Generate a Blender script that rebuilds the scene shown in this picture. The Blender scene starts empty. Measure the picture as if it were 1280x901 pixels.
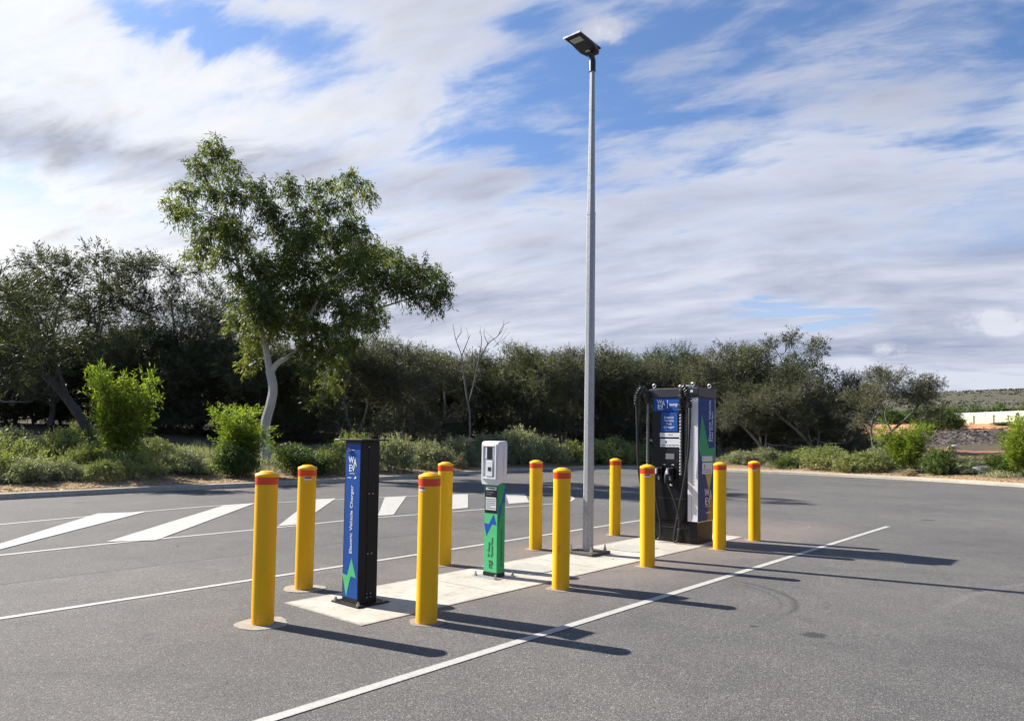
import bpy, bmesh, math, random
import numpy as np
from mathutils import Vector, Matrix, noise as mnoise

scene = bpy.context.scene
COL = scene.collection
rad = math.radians

# ------------------------------------------------------------------ camera
F_PX, PITCH, ROLL, CY, EYE = 892.0, rad(2.495), rad(0.803), 509.7, 1.4
cam_d = bpy.data.cameras.new('camera')
cam = bpy.data.objects.new('camera', cam_d)
COL.objects.link(cam)
cam_d.sensor_width = 36.0
cam_d.lens = F_PX / 1280 * 36
cam_d.shift_y = (CY - 450.5) / 1280
cam_d.clip_start = 0.05
cam_d.clip_end = 5000
_fw = Vector((0, math.cos(PITCH), math.sin(PITCH)))
_u0 = Vector((0, -math.sin(PITCH), math.cos(PITCH)))
_r = Vector((1, 0, 0)) * math.cos(ROLL) + _u0 * math.sin(ROLL)
_u = Vector((-1, 0, 0)) * math.sin(ROLL) + _u0 * math.cos(ROLL)
cam.matrix_world = Matrix(((_r.x, _u.x, -_fw.x, 0), (_r.y, _u.y, -_fw.y, 0), (_r.z, _u.z, -_fw.z, EYE), (0, 0, 0, 1)))
scene.camera = cam


def ray(px, py):
    a, b = (px - 640) / F_PX, (CY - py) / F_PX
    return _fw + _r * a + _u * b


def on_plane(px, Y, py=540):
    """world x, z where the sight line through a pixel reaches depth y = Y"""
    d = ray(px, py)
    t = Y / d.y
    return d.x * t, EYE + d.z * t


def on_ground(px, py):
    d = ray(px, py)
    t = -EYE / d.z
    return d.x * t, d.y * t


# ------------------------------------------------------------------ helpers
def tag(o, label=None, cat=None, group=None, kind=None):
    if label: o['label'] = label
    if cat: o['category'] = cat
    if group: o['group'] = group
    if kind: o['kind'] = kind
    return o


def empty(name, loc, rz=0, label=None, cat=None, group=None):
    o = bpy.data.objects.new(name, None)
    COL.objects.link(o)
    o.location = loc
    o.rotation_euler = (0, 0, rz)
    o.empty_display_size = 0.2
    return tag(o, label, cat, group)


def link(name, me, mat, parent=None, smooth=False):
    if mat is not None and len(me.materials) == 0:
        me.materials.append(mat)
    o = bpy.data.objects.new(name, me)
    COL.objects.link(o)
    if parent is not None: o.parent = parent
    if smooth:
        me.polygons.foreach_set('use_smooth', [True] * len(me.polygons))
    return o


def copy_tree(o, parent=None):
    c = o.copy()
    COL.objects.link(c)
    c.parent = parent
    for ch in o.children:
        copy_tree(ch, c)
    return c


class MB:
    def __init__(s): s.bm = bmesh.new()

    def box(s, x0, x1, y0, y1, z0, z1, bevel=0.0, seg=2):
        vs = [s.bm.verts.new(v) for v in [(x0, y0, z0), (x1, y0, z0), (x1, y1, z0), (x0, y1, z0), (x0, y0, z1), (x1, y0, z1), (x1, y1, z1), (x0, y1, z1)]]
        fs = [s.bm.faces.new([vs[i] for i in f]) for f in [(0, 3, 2, 1), (4, 5, 6, 7), (0, 1, 5, 4), (1, 2, 6, 5), (2, 3, 7, 6), (3, 0, 4, 7)]]
        if bevel:
            es = list({e for f in fs for e in f.edges})
            bmesh.ops.bevel(s.bm, geom=es, offset=bevel, segments=seg, affect='EDGES', profile=0.5)
        return s

    def prism(s, pts, axis, a0, a1, bevel=0.0):
        """polygon pts in the two other axes, extruded along axis from a0 to a1"""
        def mk(p, a):
            return {'x': (a, p[0], p[1]), 'y': (p[0], a, p[1]), 'z': (p[0], p[1], a)}[axis]
        A = [s.bm.verts.new(mk(p, a0)) for p in pts]
        B = [s.bm.verts.new(mk(p, a1)) for p in pts]
        n = len(pts)
        fs = [s.bm.faces.new(A[::-1]), s.bm.faces.new(B)]
        for i in range(n):
            fs.append(s.bm.faces.new((A[i], A[(i + 1) % n], B[(i + 1) % n], B[i])))
        if bevel:
            es = list({e for f in fs for e in f.edges})
            bmesh.ops.bevel(s.bm, geom=es, offset=bevel, segments=2, affect='EDGES', profile=0.5)
        return s

    def lathe(s, prof, n=32, cx=0, cy=0, caps=True, phase=0.0):
        rings = []
        for r, z in prof:
            rings.append([s.bm.verts.new((cx + r * math.cos(phase + 2 * math.pi * k / n), cy + r * math.sin(phase + 2 * math.pi * k / n), z)) for k in range(n)])
        for a, b in zip(rings, rings[1:]):
            for k in range(n):
                s.bm.faces.new((a[k], a[(k + 1) % n], b[(k + 1) % n], b[k]))
        if caps:
            s.bm.faces.new(rings[0][::-1]); s.bm.faces.new(rings[-1])
        return s

    def tube(s, pts, r, n=8, caps=True):
        pts = [Vector(p) for p in pts]
        rs = r if isinstance(r, (list, tuple)) else [r] * len(pts)
        up = Vector((0.13, 0.31, 0.94)).normalized()
        rings = []
        for i, p in enumerate(pts):
            t = (pts[min(i + 1, len(pts) - 1)] - pts[max(i - 1, 0)])
            if t.length < 1e-9: t = Vector((0, 0, 1))
            t.normalize()
            a = up - t * up.dot(t)
            if a.length < 0.05: a = Vector((1, 0, 0)) - t * t.x
            a.normalize(); up = a
            b = t.cross(a)
            rings.append([s.bm.verts.new(p + (a * math.cos(2 * math.pi * k / n) + b * math.sin(2 * math.pi * k / n)) * rs[i]) for k in range(n)])
        for a, b in zip(rings, rings[1:]):
            for k in range(n):
                s.bm.faces.new((a[k], a[(k + 1) % n], b[(k + 1) % n], b[k]))
        if caps:
            s.bm.faces.new(rings[0][::-1]); s.bm.faces.new(rings[-1])
        return s

    def build(s, name, mat, parent=None, smooth=False):
        bmesh.ops.recalc_face_normals(s.bm, faces=s.bm.faces)
        me = bpy.data.meshes.new(name)
        s.bm.to_mesh(me); s.bm.free()
        o = link(name, me, mat, parent)
        if smooth:
            me.polygons.foreach_set('use_smooth', [True] * len(me.polygons))
            try:
                me.set_sharp_from_angle(angle=rad(38))
            except Exception:
                pass
        return o


# ------------------------------------------------------------------ node helpers
class NT:
    def __init__(s, nt): s.nt = nt; s.N = nt.nodes; s.L = nt.links

    def n(s, typ, **kw):
        nd = s.N.new(typ)
        for k, v in kw.items(): setattr(nd, k, v)
        return nd

    def put(s, sock, v):
        if isinstance(v, (int, float, tuple, list)):
            if isinstance(v, (tuple, list)) and len(v) == 3 and sock.type == 'RGBA': v = tuple(v) + (1,)
            sock.default_value = v
        else: s.L.new(v, sock)

    def m(s, op, a, b=0.0, c=None, clamp=False):
        nd = s.n('ShaderNodeMath', operation=op, use_clamp=clamp)
        s.put(nd.inputs[0], a); s.put(nd.inputs[1], b)
        if c is not None: s.put(nd.inputs[2], c)
        return nd.outputs[0]

    def vm(s, op, a, b=(0, 0, 0)):
        nd = s.n('ShaderNodeVectorMath', operation=op)
        s.put(nd.inputs[0], a); s.put(nd.inputs[1], b)
        return nd.outputs['Value'] if op in ('LENGTH', 'DOT_PRODUCT', 'DISTANCE') else nd.outputs[0]

    def mix(s, f, a, b, blend='MIX'):
        nd = s.n('ShaderNodeMix', data_type='RGBA', blend_type=blend)
        s.put(nd.inputs[0], f); s.put(nd.inputs[6], a); s.put(nd.inputs[7], b)
        return nd.outputs[2]

    def noise(s, vec, scale, detail=4, rough=0.5, out=0, dist=0.0):
        nd = s.n('ShaderNodeTexNoise')
        if vec is not None: s.L.new(vec, nd.inputs['Vector'])
        nd.inputs['Scale'].default_value = scale; nd.inputs['Detail'].default_value = detail
        nd.inputs['Roughness'].default_value = rough; nd.inputs['Distortion'].default_value = dist
        return nd.outputs[out]

    def voro(s, vec, scale, out='Distance', feature='F1'):
        nd = s.n('ShaderNodeTexVoronoi', feature=feature)
        if vec is not None: s.L.new(vec, nd.inputs['Vector'])
        nd.inputs['Scale'].default_value = scale
        return nd.outputs[out]

    def rng(s, v, a, b, c=0.0, d=1.0, smooth=False):
        nd = s.n('ShaderNodeMapRange')
        nd.interpolation_type = 'SMOOTHSTEP' if smooth else 'LINEAR'
        s.put(nd.inputs[0], v)
        for i, x in enumerate((a, b, c, d)): nd.inputs[i + 1].default_value = x
        return nd.outputs[0]

    def ramp(s, v, stops):
        nd = s.n('ShaderNodeValToRGB')
        s.L.new(v, nd.inputs[0])
        e = nd.color_ramp.elements
        while len(e) < len(stops): e.new(0.5)
        for k, (p, c) in enumerate(stops):
            e[k].position = p; e[k].color = tuple(c) + (1,)
        return nd.outputs[0]

    def bump(s, h, strength=0.3, dist=0.01):
        nd = s.n('ShaderNodeBump')
        nd.inputs['Strength'].default_value = strength; nd.inputs['Distance'].default_value = dist
        s.L.new(h, nd.inputs['Height'])
        return nd.outputs[0]


def new_mat(name):
    m = bpy.data.materials.new(name)
    m.use_nodes = True
    t = NT(m.node_tree)
    b = m.node_tree.nodes['Principled BSDF']
    return m, t, b


def simple(name, col, rough=0.5, metal=0.0, var=0.06, scale=6.0, spec=0.5, bump=0.0, dirt=0.0, coat=0.0, scuff=0.0):
    m, t, b = new_mat(name)
    pos = t.n('ShaderNodeTexCoord').outputs['Object']
    nz = t.noise(pos, scale, 6, 0.6)
    col = tuple(x * 0.87 for x in col)
    c0 = tuple(x * (1 - var) for x in col); c1 = tuple(min(1, x * (1 + var)) for x in col)
    c = t.mix(nz, c0, c1)
    if dirt:
        sep = t.n('ShaderNodeSeparateXYZ'); t.L.new(pos, sep.inputs[0])
        low = t.rng(sep.outputs[2], 0.0, 0.22, 1, 0, True)
        spl = t.rng(t.noise(pos, 60, 6, 0.8), 0.42, 0.7)
        c = t.mix(t.m('MULTIPLY', t.m('MULTIPLY', low, spl), dirt), c, (0.16, 0.11, 0.075))
    t.put(b.inputs['Base Color'], c)
    t.put(b.inputs['Roughness'], t.rng(t.noise(pos, scale * 3, 5, 0.6), 0.3, 0.7, rough * 0.85, min(1, rough * 1.2)))
    b.inputs['Metallic'].default_value = metal
    b.inputs['Specular IOR Level'].default_value = spec
    if coat: b.inputs['Coat Weight'].default_value = coat
    if scuff:
        oi = t.n('ShaderNodeObjectInfo').outputs['Random']
        off = t.vm('ADD', pos, t.vm('MULTIPLY', (1, 1, 1), (0, 0, 0)))
        cb_ = t.n('ShaderNodeCombineXYZ'); t.L.new(t.m('MULTIPLY', oi, 37.0), cb_.inputs[0]); t.L.new(t.m('MULTIPLY', oi, 91.0), cb_.inputs[2])
        pv_ = t.vm('ADD', t.vm('MULTIPLY', pos, (1, 1, .35)), cb_.outputs[0])
        sc1 = t.rng(t.noise(pv_, 14, 6, .75), .62, .72)
        sc2 = t.rng(t.noise(pv_, 3.2, 5, .65), .48, .70)
        c = t.mix(t.m('MULTIPLY', sc1, .45 * scuff), c, (0.20, 0.13, 0.06))
        c = t.mix(t.m('MULTIPLY', sc2, .30 * scuff), c, (0.70, 0.38, 0.03))
        t.put(b.inputs['Base Color'], c)
    if bump: t.put(b.inputs['Normal'], t.bump(t.noise(pos, scale * 12, 4, 0.6), bump, 0.004))
    return m


M = {}
M['yellow'] = simple('yellow_powdercoat', (0.98, 0.50, 0.002), 0.45, var=0.04, scale=3, dirt=0.5, spec=0.3, scuff=1.0)
M['red_band'] = simple('red_reflective_band', (0.80, 0.055, 0.008), 0.35, var=0.08, scale=20)
M['white'] = simple('white_plastic', (0.74, 0.74, 0.76), 0.42, var=0.03)
M['offwhite'] = simple('label_white', (0.70, 0.71, 0.72), 0.5, var=0.02)
M['black'] = simple('black_powdercoat', (0.005, 0.0055, 0.007), 0.40, var=0.25, dirt=0.2, spec=0.3)
M['black_panel'] = simple('black_panel', (0.005, 0.006, 0.009), 0.32, var=0.2, dirt=0.2, spec=0.3)
M['charcoal'] = simple('charcoal_cap', (0.012, 0.014, 0.019), 0.42, var=0.2)
M['plate_dark'] = simple('weathered_base_plate', (0.10, 0.095, 0.075), 0.7, metal=0.2, var=0.4, scale=18)
M['guide'] = simple('ribbed_guide', (0.20, 0.205, 0.215), 0.45, metal=.3, var=.3, scale=40)
M['rubber'] = simple('cable_rubber', (0.012, 0.012, 0.013), 0.45, var=0.2)
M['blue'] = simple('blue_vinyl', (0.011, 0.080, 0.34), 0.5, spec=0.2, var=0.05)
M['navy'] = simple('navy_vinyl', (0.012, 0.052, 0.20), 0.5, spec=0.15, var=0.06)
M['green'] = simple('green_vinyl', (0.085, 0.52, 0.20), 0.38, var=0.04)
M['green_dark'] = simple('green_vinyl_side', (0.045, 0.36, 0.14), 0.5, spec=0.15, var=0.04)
M['bolt_blue'] = simple('bolt_blue', (0.012, 0.075, 0.46), 0.35, var=0.04)
M['olive'] = simple('olive_yellow_vinyl', (0.36, 0.34, 0.05), 0.4, var=0.05)
M['brown'] = simple('reflection_brown', (0.19, 0.12, 0.05), 0.4, var=0.15)  # flat colour for the yellowish reflection painted on the side panel
M['cream_ink'] = simple('cream_ink', (0.72, 0.62, 0.50), 0.5, var=0.02)
M['white_ink'] = simple('white_ink', (0.80, 0.82, 0.86), 0.5, var=0.01)
M['dark_ink'] = simple('dark_ink', (0.012, 0.05, 0.03), 0.5, var=0.02)
M['grey_ink'] = simple('grey_ink', (0.16, 0.17, 0.19), 0.5, var=0.05)
M['red_ink'] = simple('red_ink', (0.5, 0.03, 0.02), 0.5, var=0.05)
M['screen'] = simple('screen_glass', (0.018, 0.024, 0.034), 0.12, var=0.1, coat=0.5)
M['steel'] = simple('bolt_steel', (0.42, 0.42, 0.43), 0.35, metal=0.9, var=0.1)
M['alu'] = simple('aluminium_trim', (0.50, 0.50, 0.51), 0.35, metal=0.8, var=0.06)
M['led'] = simple('led_lens', (0.55, 0.55, 0.48), 0.25, var=0.1)
M['solar'] = simple('lamp_housing', (0.018, 0.022, 0.032), 0.35, var=0.2)
M['footing'] = simple('footing_concrete', (0.33, 0.285, 0.23), 0.9, var=0.45, scale=22, bump=0.4)
M['footing_dirty'] = simple('footing_concrete_dirty', (0.27, 0.22, 0.18), 0.9, var=0.28, scale=16, bump=0.4)
M['cream_wall'] = simple('cream_wall', (0.56, 0.53, 0.39), 0.8, var=0.08, scale=0.7)
M['pale_fence'] = simple('pale_fence', (0.50, 0.50, 0.46), 0.6, var=0.06, scale=0.7)


def mat_galv():
    m, t, b = new_mat('galvanised_steel')
    pos = t.n('ShaderNodeTexCoord').outputs['Object']
    v = t.voro(pos, 60, 'Color')
    sp = t.n('ShaderNodeSeparateColor'); t.L.new(v, sp.inputs[0])
    streak = t.n('ShaderNodeMapping'); t.L.new(pos, streak.inputs[0]); streak.inputs['Scale'].default_value = (30, 30, 0.8)
    st = t.noise(streak.outputs[0], 1.0, 4, 0.6)
    c = t.mix(t.rng(sp.outputs[0], 0, 1, 0, 1), (0.25, 0.26, 0.265), (0.35, 0.355, 0.36))
    c = t.mix(t.rng(st, 0.35, 0.7, 0, 0.5), c, (0.44, 0.45, 0.46))
    t.put(b.inputs['Base Color'], c)
    b.inputs['Metallic'].default_value = 0.35
    t.put(b.inputs['Roughness'], t.rng(sp.outputs[1], 0, 1, 0.38, 0.58))
    return m


M['galv'] = mat_galv()


def mat_asphalt():
    m, t, b = new_mat('weathered_asphalt')
    pos = t.n('ShaderNodeNewGeometry').outputs['Position']
    sep = t.n('ShaderNodeSeparateXYZ'); t.L.new(pos, sep.inputs[0])
    X, Y = sep.outputs[0], sep.outputs[1]
    cell = t.n('ShaderNodeSeparateColor'); t.L.new(t.voro(pos, 135, 'Color'), cell.inputs[0])
    fine = t.noise(pos, 260, 3, 0.7)
    mid = t.noise(pos, 34, 5, 0.65)
    base = t.mix(t.rng(fine, 0.33, 0.67), (0.052, 0.049, 0.046), (0.158, 0.151, 0.141))
    stone = t.rng(cell.outputs[0], 0.80, 0.95)
    base = t.mix(t.m('MULTIPLY', stone, 0.75), base, (0.25, 0.238, 0.22))
    pit = t.rng(cell.outputs[1], 0.80, 0.95)
    base = t.mix(t.m('MULTIPLY', pit, 0.7), base, (0.036, 0.033, 0.033))
    # broad tonal drift and paving-run streaks
    big = t.noise(pos, 0.35, 5, 0.6)
    blot = t.noise(pos, 2.3, 6, 0.68, dist=0.6)
    base = t.mix(1.0, base, t.mix(t.rng(big, 0.3, 0.7), (0.80, 0.80, 0.82), (1.16, 1.14, 1.12)), 'MULTIPLY')
    base = t.mix(1.0, base, t.mix(t.rng(blot, 0.3, 0.72), (0.87, 0.87, 0.88), (1.10, 1.10, 1.09)), 'MULTIPLY')
    base = t.mix(1.0, base, t.mix(t.rng(mid, 0.3, 0.7), (0.86, 0.86, 0.86), (1.12, 1.12, 1.12)), 'MULTIPLY')
    # local frame along the parking bay
    u = t.m('ADD', t.m('MULTIPLY', t.m('ADD', X, 1.09), 0.6535), t.m('MULTIPLY', t.m('SUBTRACT', Y, 5.35), 0.757))
    v = t.m('ADD', t.m('MULTIPLY', t.m('ADD', X, 1.09), -0.757), t.m('MULTIPLY', t.m('SUBTRACT', Y, 5.35), 0.6535))
    wob = t.m('MULTIPLY', t.m('SUBTRACT', t.noise(pos, 3.0, 4, 0.6), 0.5), 0.5)
    uu = t.m('ADD', u, wob); vv = t.m('ADD', v, wob)
    # red-brown dust round the charger island
    nearslab = t.m('MULTIPLY', t.rng(t.m('ABSOLUTE', t.m('SUBTRACT', vv, 0.55)), 0.7, 1.9, 1, 0, True), t.rng(uu, 0.3, 3.5, 0.1, 1, True))
    nearslab = t.m('MULTIPLY', nearslab, t.rng(uu, 8.0, 10.5, 1, 0, True))
    base = t.mix(t.m('MULTIPLY', nearslab, t.rng(t.noise(pos, 9, 6, 0.7), 0.25, 0.7, 0.15, 0.62)), base, (0.24, 0.185, 0.155))
    # paving seam on the far side of the bay and a lighter run beyond it
    vs = t.m('ADD', v, t.m('MULTIPLY', t.m('SUBTRACT', t.noise(pos, 1.2, 5, 0.7), 0.5), 0.10))
    pat = t.m('MULTIPLY', t.m('MULTIPLY', t.rng(u, -2.55, -2.52), t.rng(u, 1.3, 1.33, 1, 0)), t.m('MULTIPLY', t.rng(v, 1.95, 1.98), t.rng(v, 3.50, 3.52, 1, 0)))
    base = t.mix(t.m('MULTIPLY', pat, 0.8), base, t.mix(1.0, base, (1.10, 1.09, 1.08), 'MULTIPLY'))
    seam = t.rng(t.m('ABSOLUTE', t.m('SUBTRACT', vs, 3.55)), 0.0, 0.035, 1, 0)
    run = t.rng(vs, 3.52, 3.6)
    base = t.mix(t.m('MULTIPLY', run, 0.35), base, t.mix(1.0, base, (0.88, 0.88, 0.91), 'MULTIPLY'))
    base = t.mix(t.m('MULTIPLY', seam, t.rng(t.noise(pos, 2, 3), 0.35, 0.55, 0.15, 0.75)), base, (0.035, 0.034, 0.036))
    # tyre scuffs: arcs of circles with angular limits
    def arc(cx, cy, r, w, mx, my, mr, k, col=(0.035, 0.034, 0.035)):
        nonlocal base
        c = t.vm('LENGTH', t.vm('MULTIPLY', t.vm('SUBTRACT', pos, (cx, cy, 0)), (1, 1, 0)))
        ring = t.rng(t.m('ABSOLUTE', t.m('SUBTRACT', c, r)), 0.0, w, 1, 0, True)
        e = t.vm('LENGTH', t.vm('MULTIPLY', t.vm('SUBTRACT', pos, (mx, my, 0)), (1, 1, 0)))
        lim = t.rng(e, mr * 0.55, mr, 1, 0, True)
        broken = t.rng(t.noise(pos, 30, 4, 0.7), 0.35, 0.6)
        base = t.mix(t.m('MULTIPLY', t.m('MULTIPLY', t.m('MULTIPLY', ring, lim), broken), k), base, col)
    tx, ty = on_ground(985, 745)
    arc(tx - 1.0, ty, 1.0, 0.05, tx, ty, 1.0, 1.0)
    arc(tx - 1.13, ty, 1.0, 0.03, tx - .13, ty, 0.8, 0.55)
    arc(tx - 0.8, ty + 0.1, 1.1, 0.03, tx + .2, ty, 0.7, 0.3)
    lx, ly = on_ground(960, 660)
    arc(lx, ly + 0.7, 0.9, 0.03, lx + .5, ly, 1.3, 0.5, (0.3, 0.28, 0.27))
    lx, ly = on_ground(1060, 640)
    arc(lx, ly + 2.5, 3.0, 0.06, lx + .5, ly, 2.2, 0.25, (0.28, 0.26, 0.25))
    arc(3.2, 0.5, 7.5, 0.10, 3.0, 8.0, 4.5, 0.22)
    arc(3.2, 0.3, 9.2, 0.10, 5.5, 9.0, 5.0, 0.20)
    arc(-2.5, -6.0, 10.2, 0.12, -4.5, 4.0, 4.0, 0.22)
    arc(8.0, 2.0, 6.0, 0.08, 6.0, 8.0, 4.0, 0.25, (0.25, 0.24, 0.23))
    # oil and damp spots
    for px, py, r in ((1018, 793.5, 0.095), (1222, 738, 0.05), (640 + 605 / 2, 560 + 446 / 2, 0.04), (100, 628, 0.1), (1160, 650, .12)):
        ox, oy = on_ground(px, py)
        e = t.vm('LENGTH', t.vm('MULTIPLY', t.vm('SUBTRACT', pos, (ox, oy, 0)), (0.8, 1, 0)))
        e = t.m('ADD', e, t.m('MULTIPLY', t.m('SUBTRACT', t.noise(pos, 14, 3), 0.5), 0.1))
        base = t.mix(t.rng(e, r * 0.6, r, 0.8, 0, True), base, (0.03, 0.029, 0.03))
    # random small stains
    stn = t.rng(t.noise(pos, 1.7, 3, 0.55), 0.70, 0.76)
    base = t.mix(t.m('MULTIPLY', stn, 0.35), base, (0.05, 0.048, 0.048))
    t.put(b.inputs['Base Color'], base)
    b.inputs['Roughness'].default_value = 0.85
    b.inputs['Specular IOR Level'].default_value = 0.3
    h = t.m('ADD', t.m('MULTIPLY', fine, 0.5), t.m('MULTIPLY', t.voro(pos, 135), -0.7))
    t.put(b.inputs['Normal'], t.bump(h, 0.55, 0.006))
    return m


def mat_paint():
    m, t, b = new_mat('worn_road_paint')
    pos = t.n('ShaderNodeNewGeometry').outputs['Position']
    fine = t.noise(pos, 150, 3, 0.7)
    wear = t.rng(t.noise(pos, 5, 7, 0.75), 0.50, 0.72)
    grit = t.rng(fine, 0.5, 0.66)
    c = t.mix(t.noise(pos, 25, 5, 0.6), (0.33, 0.315, 0.28), (0.50, 0.485, 0.445))
    ac = t.n('ShaderNodeAttribute', attribute_name='across').outputs['Fac']
    edge = t.rng(t.m('ADD', t.m('ABSOLUTE', ac), t.m('MULTIPLY', t.noise(pos, 45, 4, .7), .55)), 1.02, 1.22)
    chip = t.rng(t.noise(pos, 60, 6, 0.8), 0.54, 0.63)
    c = t.mix(t.m('MAXIMUM', t.m('MAXIMUM', t.m('MULTIPLY', wear, 0.6), t.m('MAXIMUM', t.m('MULTIPLY', chip, .6), edge)), t.m('MULTIPLY', grit, 0.35)), c, (0.15, 0.142, 0.135))
    t.put(b.inputs['Base Color'], c)
    b.inputs['Roughness'].default_value = 0.7
    t.put(b.inputs['Normal'], t.bump(fine, 0.4, 0.004))
    return m


def mat_slab():
    m, t, b = new_mat('island_concrete')
    pos = t.n('ShaderNodeNewGeometry').outputs['Position']
    n1 = t.noise(pos, 1.6, 6, 0.62); n2 = t.noise(pos, 11, 6, 0.7); n3 = t.noise(pos, 130, 3, 0.6)
    c = t.mix(t.rng(n1, 0.3, 0.7), (0.36, 0.33, 0.27), (0.54, 0.51, 0.44))
    c = t.mix(t.rng(n2, 0.46, 0.70, 0, 0.65), c, (0.30, 0.26, 0.20))
    c = t.mix(t.rng(t.noise(pos, 4.5, 6, 0.7, dist=.8), 0.56, 0.70, 0, 0.7), c, (0.27, 0.21, 0.15))
    c = t.mix(t.rng(n3, 0.4, 0.7, 0, 0.3), c, (0.22, 0.21, 0.18))
    sx_ = t.n('ShaderNodeSeparateXYZ'); t.L.new(pos, sx_.inputs[0])
    u_ = t.m('ADD', t.m('MULTIPLY', t.m('ADD', sx_.outputs[0], 1.09), 0.6535), t.m('MULTIPLY', t.m('SUBTRACT', sx_.outputs[1], 5.35), 0.757))
    v_ = t.m('ADD', t.m('MULTIPLY', t.m('ADD', sx_.outputs[0], 1.09), -0.757), t.m('MULTIPLY', t.m('SUBTRACT', sx_.outputs[1], 5.35), 0.6535))
    rim = t.m('MINIMUM', t.m('MINIMUM', v_, t.m('SUBTRACT', 1.06, v_)), u_)
    rim = t.m('ADD', rim, t.m('MULTIPLY', t.m('SUBTRACT', t.noise(pos, 14, 6, .75), .5), .14))
    c = t.mix(t.rng(rim, -.01, .05, .85, 0, True), c, (0.17, 0.145, 0.12))
    jt = t.m('MINIMUM', t.m('ABSOLUTE', t.m('SUBTRACT', u_, 1.55)), t.m('MINIMUM', t.m('ABSOLUTE', t.m('SUBTRACT', u_, 3.25)), t.m('ABSOLUTE', t.m('SUBTRACT', u_, 4.95))))
    c = t.mix(t.rng(jt, .004, .010, .7, 0), c, (0.08, 0.07, 0.06))
    # broom-finish streaks
    mp = t.n('ShaderNodeMapping'); t.L.new(pos, mp.inputs[0]); mp.inputs['Rotation'].default_value = (0, 0, rad(-49)); mp.inputs['Scale'].default_value = (2, 45, 1)
    c = t.mix(t.rng(t.noise(mp.outputs[0], 1.0, 4, 0.6), 0.4, 0.7, 0, 0.20), c, (0.34, 0.32, 0.29))
    t.put(b.inputs['Base Color'], c)
    b.inputs['Roughness'].default_value = 0.82
    t.put(b.inputs['Normal'], t.bump(t.m('ADD', n3, n2), 0.3, 0.004))
    return m


def mat_kerb():
    m, t, b = new_mat('kerb_concrete')
    pos = t.n('ShaderNodeNewGeometry').outputs['Position']
    n1 = t.noise(pos, 1.1, 6, 0.65); n2 = t.noise(pos, 16, 5, 0.7)
    c = t.mix(t.rng(n1, 0.3, 0.7), (0.33, 0.31, 0.25), (0.45, 0.42, 0.35))
    c = t.mix(t.rng(n2, 0.42, 0.70, 0, 0.6), c, (0.20, 0.17, 0.135))
    t.put(b.inputs['Base Color'], c)
    b.inputs['Roughness'].default_value = 0.85
    t.put(b.inputs['Normal'], t.bump(n2, 0.3, 0.01))
    return m


def mat_ground():
    m, t, b = new_mat('sandy_earth')
    pos = t.n('ShaderNodeNewGeometry').outputs['Position']
    at = t.n('ShaderNodeAttribute', attribute_name='away').outputs['Fac']
    n1 = t.noise(pos, 0.6, 6, 0.65); n2 = t.noise(pos, 5, 6, 0.7); n3 = t.noise(pos, 30, 4, 0.7)
    sand = t.mix(t.rng(n2, 0.3, 0.7), (0.31, 0.19, 0.105), (0.46, 0.31, 0.19))
    sand = t.mix(t.rng(n3, 0.52, 0.72, 0, 0.6), sand, (0.17, 0.11, 0.07))
    litter = t.mix(t.rng(n3, 0.3, 0.7), (0.055, 0.042, 0.03), (0.14, 0.105, 0.075))
    litter = t.mix(t.rng(n2, 0.45, 0.65, 0, 0.6), litter, (0.10, 0.115, 0.05))
    aw = t.m('ADD', at, t.m('MULTIPLY', t.m('SUBTRACT', n1, 0.5), 2.2))
    c = t.mix(t.rng(aw, 0.7, 1.9), sand, litter)
    # bare red track and bank among the far scrub
    red = t.mix(t.rng(n2, 0.3, 0.7), (0.26, 0.125, 0.07), (0.42, 0.22, 0.12))
    sp_ = t.n('ShaderNodeSeparateXYZ'); t.L.new(pos, sp_.inputs[0])
    open_side = t.rng(t.m('DIVIDE', sp_.outputs[0], t.m('MAXIMUM', sp_.outputs[1], 1.0)), 0.47, 0.53)
    trk = t.m('MULTIPLY', open_side, t.m('MULTIPLY', t.rng(aw, 8.0, 9.2), t.rng(aw, 12.2, 13.4, 1, 0)))
    c = t.mix(t.m('MULTIPLY', trk, 0.8), c, red)
    c = t.mix(t.m('MULTIPLY', open_side, t.m('MULTIPLY', t.rng(aw, 24, 26), t.rng(at, 46, 50, 1, 0))), c, t.mix(t.rng(n1, 0.45, 0.55), red, (0.52, 0.27, 0.12)))
    # far heath on the rise
    h1 = t.noise(pos, 0.06, 5, 0.6); h2 = t.noise(pos, 0.35, 5, 0.75)
    heath = t.mix(t.rng(h1, 0.35, 0.65), (0.085, 0.083, 0.055), (0.115, 0.098, 0.070))
    heath = t.mix(t.rng(h2, 0.45, 0.62, 0, 0.8), heath, (0.045, 0.055, 0.030))
    c = t.mix(t.rng(at, 48, 60), c, heath)
    t.put(b.inputs['Base Color'], c)
    b.inputs['Roughness'].default_value = 0.95
    b.inputs['Specular IOR Level'].default_value = 0.15
    t.put(b.inputs['Normal'], t.bump(t.m('ADD', n3, n2), 0.6, 0.05))
    return m


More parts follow.
